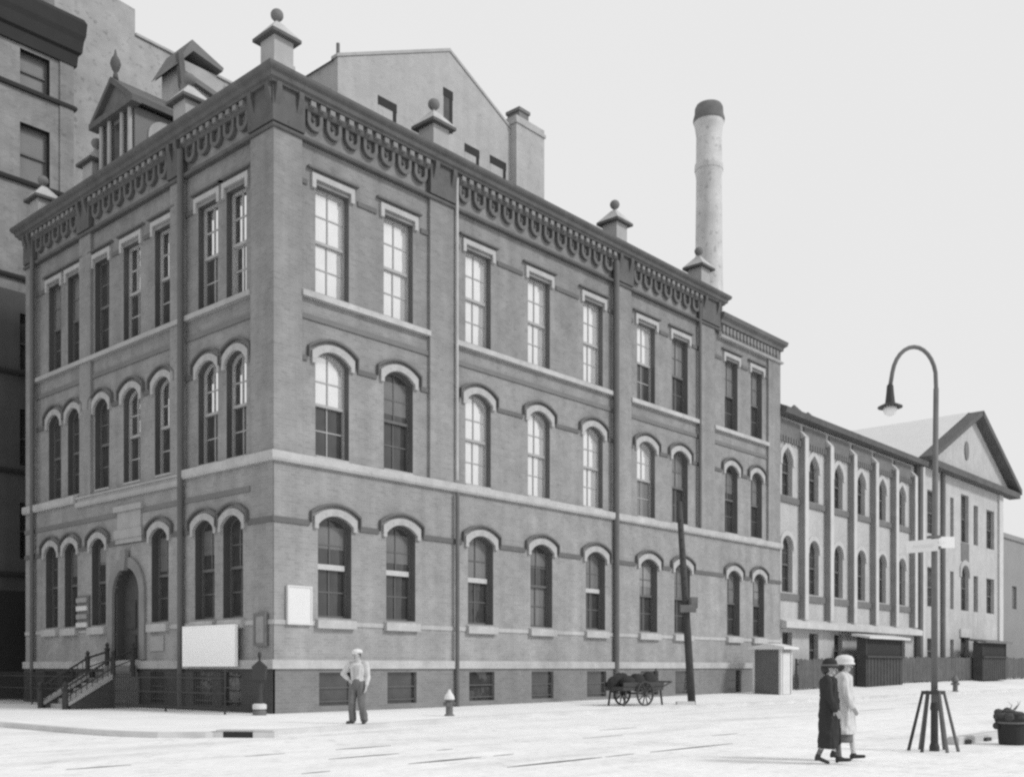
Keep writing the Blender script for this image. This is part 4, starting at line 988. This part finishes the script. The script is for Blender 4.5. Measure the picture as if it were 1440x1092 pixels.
def walker(label, loc, rz, sc, coat_mat, hat_mat, leg_mat, hatkind, coatw, hem):
    t = thing('person', label, 'person', loc, rz); t.scale = (sc, sc, sc)
    b = MB(); hc = (.03, 0, 1.60)
    limb(b, [(0,0,.95),(0,0,1.12),(.0,0,1.30),(.0,0,1.42)], [.13,.115,.13,.10]); cap(b, (0,-.15,1.40),(0,.15,1.40),.06,.06)
    limb(b, [(0,0,1.42),(.015,0,1.52),(.025,0,1.57)], [.055,.05,.055]); f, l, u = head(b, hc, (1,0,-.05))
    limb(b, [(0,.09,.92),(.13,.09,.50),(.17,.08,.10)], [.085,.06,.04]); limb(b, [(0,-.09,.92),(-.01,-.09,.49),(-.16,-.08,.14)], [.085,.058,.038])
    aL = [(0,.19,1.40),(-.09,.24,1.14),(.06,.24,.93)]; aR = [(0,-.19,1.40),(.02,-.24,1.13),(.13,-.22,.92)]
    for a in (aL, aR):
        limb(b, a, [.05,.04,.028]); d = Vector(a[2])-Vector(a[1]); hand(b, a[2], d, (1,0,0))
    body = solid('body', b, m_skin, t, .007, 2); face_bits(hc, f, l, u, body)
    c = MB()
    prof = [(.06,1.50),(.10,1.47),(.165,1.43),(.19,1.36),(.185,1.2),(.175,1.08),(.185,.95),(.20,.7),(.225*coatw,hem+.1),(.235*coatw,hem)]
    c.lathe([(r, z) for r, z in reversed(prof)], n=24, sx=.82, sy=1.08)
    for a in (aL, aR): limb(c, a, [.075,.066,.055])
    limb(c, [(-.02,-.1,1.46),(.06,-.07,1.42),(.11,0,1.3)], [.045,.045,.03]); limb(c, [(-.02,.1,1.46),(.06,.07,1.42),(.11,0,1.3)], [.045,.045,.03])  # collar
    cap(c, (.15,0,1.2),(.19,0,hem+.08),.02,.02)                          # lapped front edge
    solid('coat', c, coat_mat, t, .011, 3, .022)
    h_ = MB()
    if hatkind == 'cloche':
        h_.lathe([(.115,1.625),(.122,1.64),(.116,1.68),(.105,1.73),(.075,1.77),(.03,1.785)], (.02,0,0), 20, 1.1, 1.0); h_.lathe([(.13,1.615),(.15,1.62),(.13,1.645)], (.03,0,0), 20, 1.1, 1.0)
    else:
        h_.lathe([(.115,1.62),(.135,1.66),(.14,1.71),(.11,1.76),(.04,1.785)], (.02,0,0), 20, 1.1, 1.05); h_.lathe([(.135,1.615),(.152,1.625),(.135,1.65)], (.03,0,0), 20, 1.1, 1.05)
    solid('hat', h_, hat_mat, t, .009, 2)
    bd_ = MB().lathe([(.128,1.645),(.131,1.648),(.131,1.672),(.127,1.675)], (.02,0,0), 20, 1.12, 1.02, caps=False); ob('hat_band', bd_, m_grey, t)
    hr = MB(); hr.ball((-.04,0,1.6), .09, .088, .09); hr.ball((-.06,0,1.55), .05, .06, .05); solid('hair', hr, m_hair, t, .009, 2)
    for s, (ax_, az_, an) in ((1, (.17,.10,.10)), (-1, (-.16,.14,-.4))):
        y = .08*s; st_ = MB(); limb(st_, [(0.14 if s > 0 else -.04, y, .42),(ax_,y,az_)], [.052,.043]); solid('stocking', st_, leg_mat, t, .01, 1)
        sh_ = MB(); dx, dz = math.cos(an), math.sin(an)
        cap(sh_, (ax_-.03*dx, y, az_-.05), (ax_+.17*dx, y, az_-.06+.17*dz), .038, .03); sh_.obox((ax_-.04, y, az_-.075), (.022,0,0), (0,.025,0), (0,0,.025)); cap(sh_, (ax_,y,az_),(ax_-.01,y,az_-.03),.045,.045)
        solid('shoe', sh_, m_shoe, t, .008, 1)
    return t
walker('person in a long black coat and small dark hat walking across the street', (4.82, 15.95, ZS+.02), R(-20), .895, m_black, m_black, m_grey, 'cloche', .9, .25)
wp = walker('person in a pale coat and pale rounded hat walking across the street', (5.22, 16.5, ZS+.02), R(-14), .925, m_pale, m_palehat, m_offwhite, 'round', .98, .44)
sk_ = MB().lathe([(.185,.30),(.19,.34),(.18,.6)], n=24, sx=.82, sy=1.08); ob('skirt', sk_, m_grey, wp, smooth=True)

def man():
    t = thing('person', 'man in pale cap, pale shirt and grey trousers standing on the sidewalk, hand on hip', 'person', W(-1.87,-6.04,0), R(-105)); t.scale = (1.02,)*3
    b = MB(); hc = (.05, -.01, 1.60)
    limb(b, [(0,0,.95),(0,0,1.12),(0,0,1.3),(0,0,1.42)], [.14,.13,.15,.11]); cap(b, (0,-.17,1.41),(0,.17,1.41),.065,.065)
    limb(b, [(0,0,1.42),(.02,0,1.5),(.035,0,1.56)], [.06,.056,.06]); f, l, u = head(b, hc, (1,-.35,-.2))
    legs = ([(0,-.10,.93),(.05,-.13,.50),(-.02,-.15,.09)], [(0,.10,.93),(.04,.11,.50),(-.06,.13,.09)])
    for lg in legs: limb(b, lg, [.09,.062,.042])
    aR = [(0,-.21,1.40),(-.06,-.40,1.17),(.05,-.20,1.03)]; aL = [(0,.21,1.40),(-.02,.25,1.12),(.06,.24,.88)]
    for a, s in ((aR,(0,0,1)),(aL,(1,0,0))):
        limb(b, a, [.052,.043,.030]); hand(b, a[2], Vector(a[2])-Vector(a[1]), s, .5)
    body = solid('body', b, m_skin, t, .007, 2); face_bits(hc, f, l, u, body)
    c = MB(); c.lathe([(.165,.92),(.17,1.0),(.165,1.12),(.185,1.3),(.18,1.39),(.12,1.45),(.065,1.5)], n=20, sx=.72, sy=1.02)
    for a in (aR, aL): limb(c, [a[0], a[1], Vector(a[1]).lerp(Vector(a[2]), .8)], [.075,.062,.05])
    solid('shirt', c, m_pale, t, .011, 3, .016)
    for k, lg in enumerate(legs):
        tr = MB(); limb(tr, lg[:2]+[(lg[2][0]-.01, lg[2][1], .10)], [.115,.09,.085]); limb(tr, [(0,0,.98),(0,0,.9)], [.15,.14]) if k == 0 else None
        solid('trousers', tr, m_grey, t, .011, 3, .014)
        sh_ = MB(); x, y = lg[2][0], lg[2][1]; cap(sh_, (x-.04,y,.045),(x+.17,y+(.05 if y > 0 else -.05),.035),.045,.036); solid('shoe', sh_, m_shoe, t, .009, 1)
    h_ = MB(); h_.lathe([(.10,1.655),(.125,1.67),(.13,1.70),(.10,1.745),(.03,1.765)], (.035,0,0), 18, 1.12, 1.0); cap(h_, (.12,-.06,1.66),(.14,.02,1.655),.035,.03)
    solid('cap', h_, m_palehat, t, .009, 2)
    hr = MB(); hr.ball((.02,.0,1.62), .098, .088, .07); solid('hair', hr, m_hair, t, .009, 1)
    ob('belt', MB().lathe([(.172,.96),(.174,.965),(.174,.995),(.172,1.0)], n=20, sx=.74, sy=1.03, caps=False), m_shoe, t)
man()

# ------------------------------------------------------------------ daylight
el, sdir = R(38), Vector((.93, -.36, 0)).normalized()
wd = bpy.data.worlds.new('World'); scn.world = wd; wd.use_nodes = True
N = wd.node_tree.nodes; L = wd.node_tree.links; bgn = N['Background']
sky = N.new('ShaderNodeTexSky'); sky.sky_type = 'NISHITA'; sky.sun_disc = False; sky.sun_elevation = el; sky.sun_rotation = math.atan2(sdir.x, sdir.y)
sky.air_density = 1.5; sky.dust_density = 5
bwn = N.new('ShaderNodeRGBToBW'); L.new(sky.outputs[0], bwn.inputs[0])
mrn = N.new('ShaderNodeMapRange'); mrn.inputs[1].default_value = 0; mrn.inputs[2].default_value = 30; mrn.inputs[3].default_value = 7.65; mrn.inputs[4].default_value = 8.55
L.new(bwn.outputs[0], mrn.inputs[0])
tcw = N.new('ShaderNodeTexCoord'); nzw = N.new('ShaderNodeTexNoise'); nzw.inputs['Scale'].default_value = 1.6; nzw.inputs['Detail'].default_value = 4
L.new(tcw.outputs['Generated'], nzw.inputs['Vector'])
mlw = N.new('ShaderNodeMath'); mlw.operation = 'MULTIPLY_ADD'; mlw.inputs[1].default_value = .6; L.new(nzw.outputs['Fac'], mlw.inputs[0]); L.new(mrn.outputs[0], mlw.inputs[2])
cmb = N.new('ShaderNodeCombineColor')
for i in range(3): L.new(mlw.outputs[0], cmb.inputs[i])
L.new(cmb.outputs[0], bgn.inputs['Color']); bgn.inputs['Strength'].default_value = .1
sun = bpy.data.lights.new('sun', 'SUN'); sun.energy = 1.9; sun.angle = R(10); sun.color = (1,1,1)
so = bpy.data.objects.new('sun', sun); COL.objects.link(so)
dirv = -(sdir*math.cos(el) + Vector((0,0,math.sin(el)))); so.rotation_euler = dirv.to_track_quat('-Z', 'Y').to_euler(); so.location = (40,-20,60)

# ------------------------------------------------------------------ camera
cam = bpy.data.cameras.new('camera'); co = bpy.data.objects.new('camera', cam); COL.objects.link(co)
co.location = (0, 0, 1.35); co.rotation_euler = (PI/2, 0, 0)
cam.sensor_width = 36; cam.lens = 36.825; cam.shift_y = .2722; cam.clip_start = .1; cam.clip_end = 6000
scn.camera = co
scn.view_settings.view_transform = 'Standard'; scn.view_settings.look = 'None'; scn.view_settings.exposure = 0; scn.view_settings.gamma = 1
scn.render.engine = 'CYCLES'; scn.cycles.filter_width = 2.5; scn.cycles.use_denoising = False; scn.cycles.max_bounces = 6
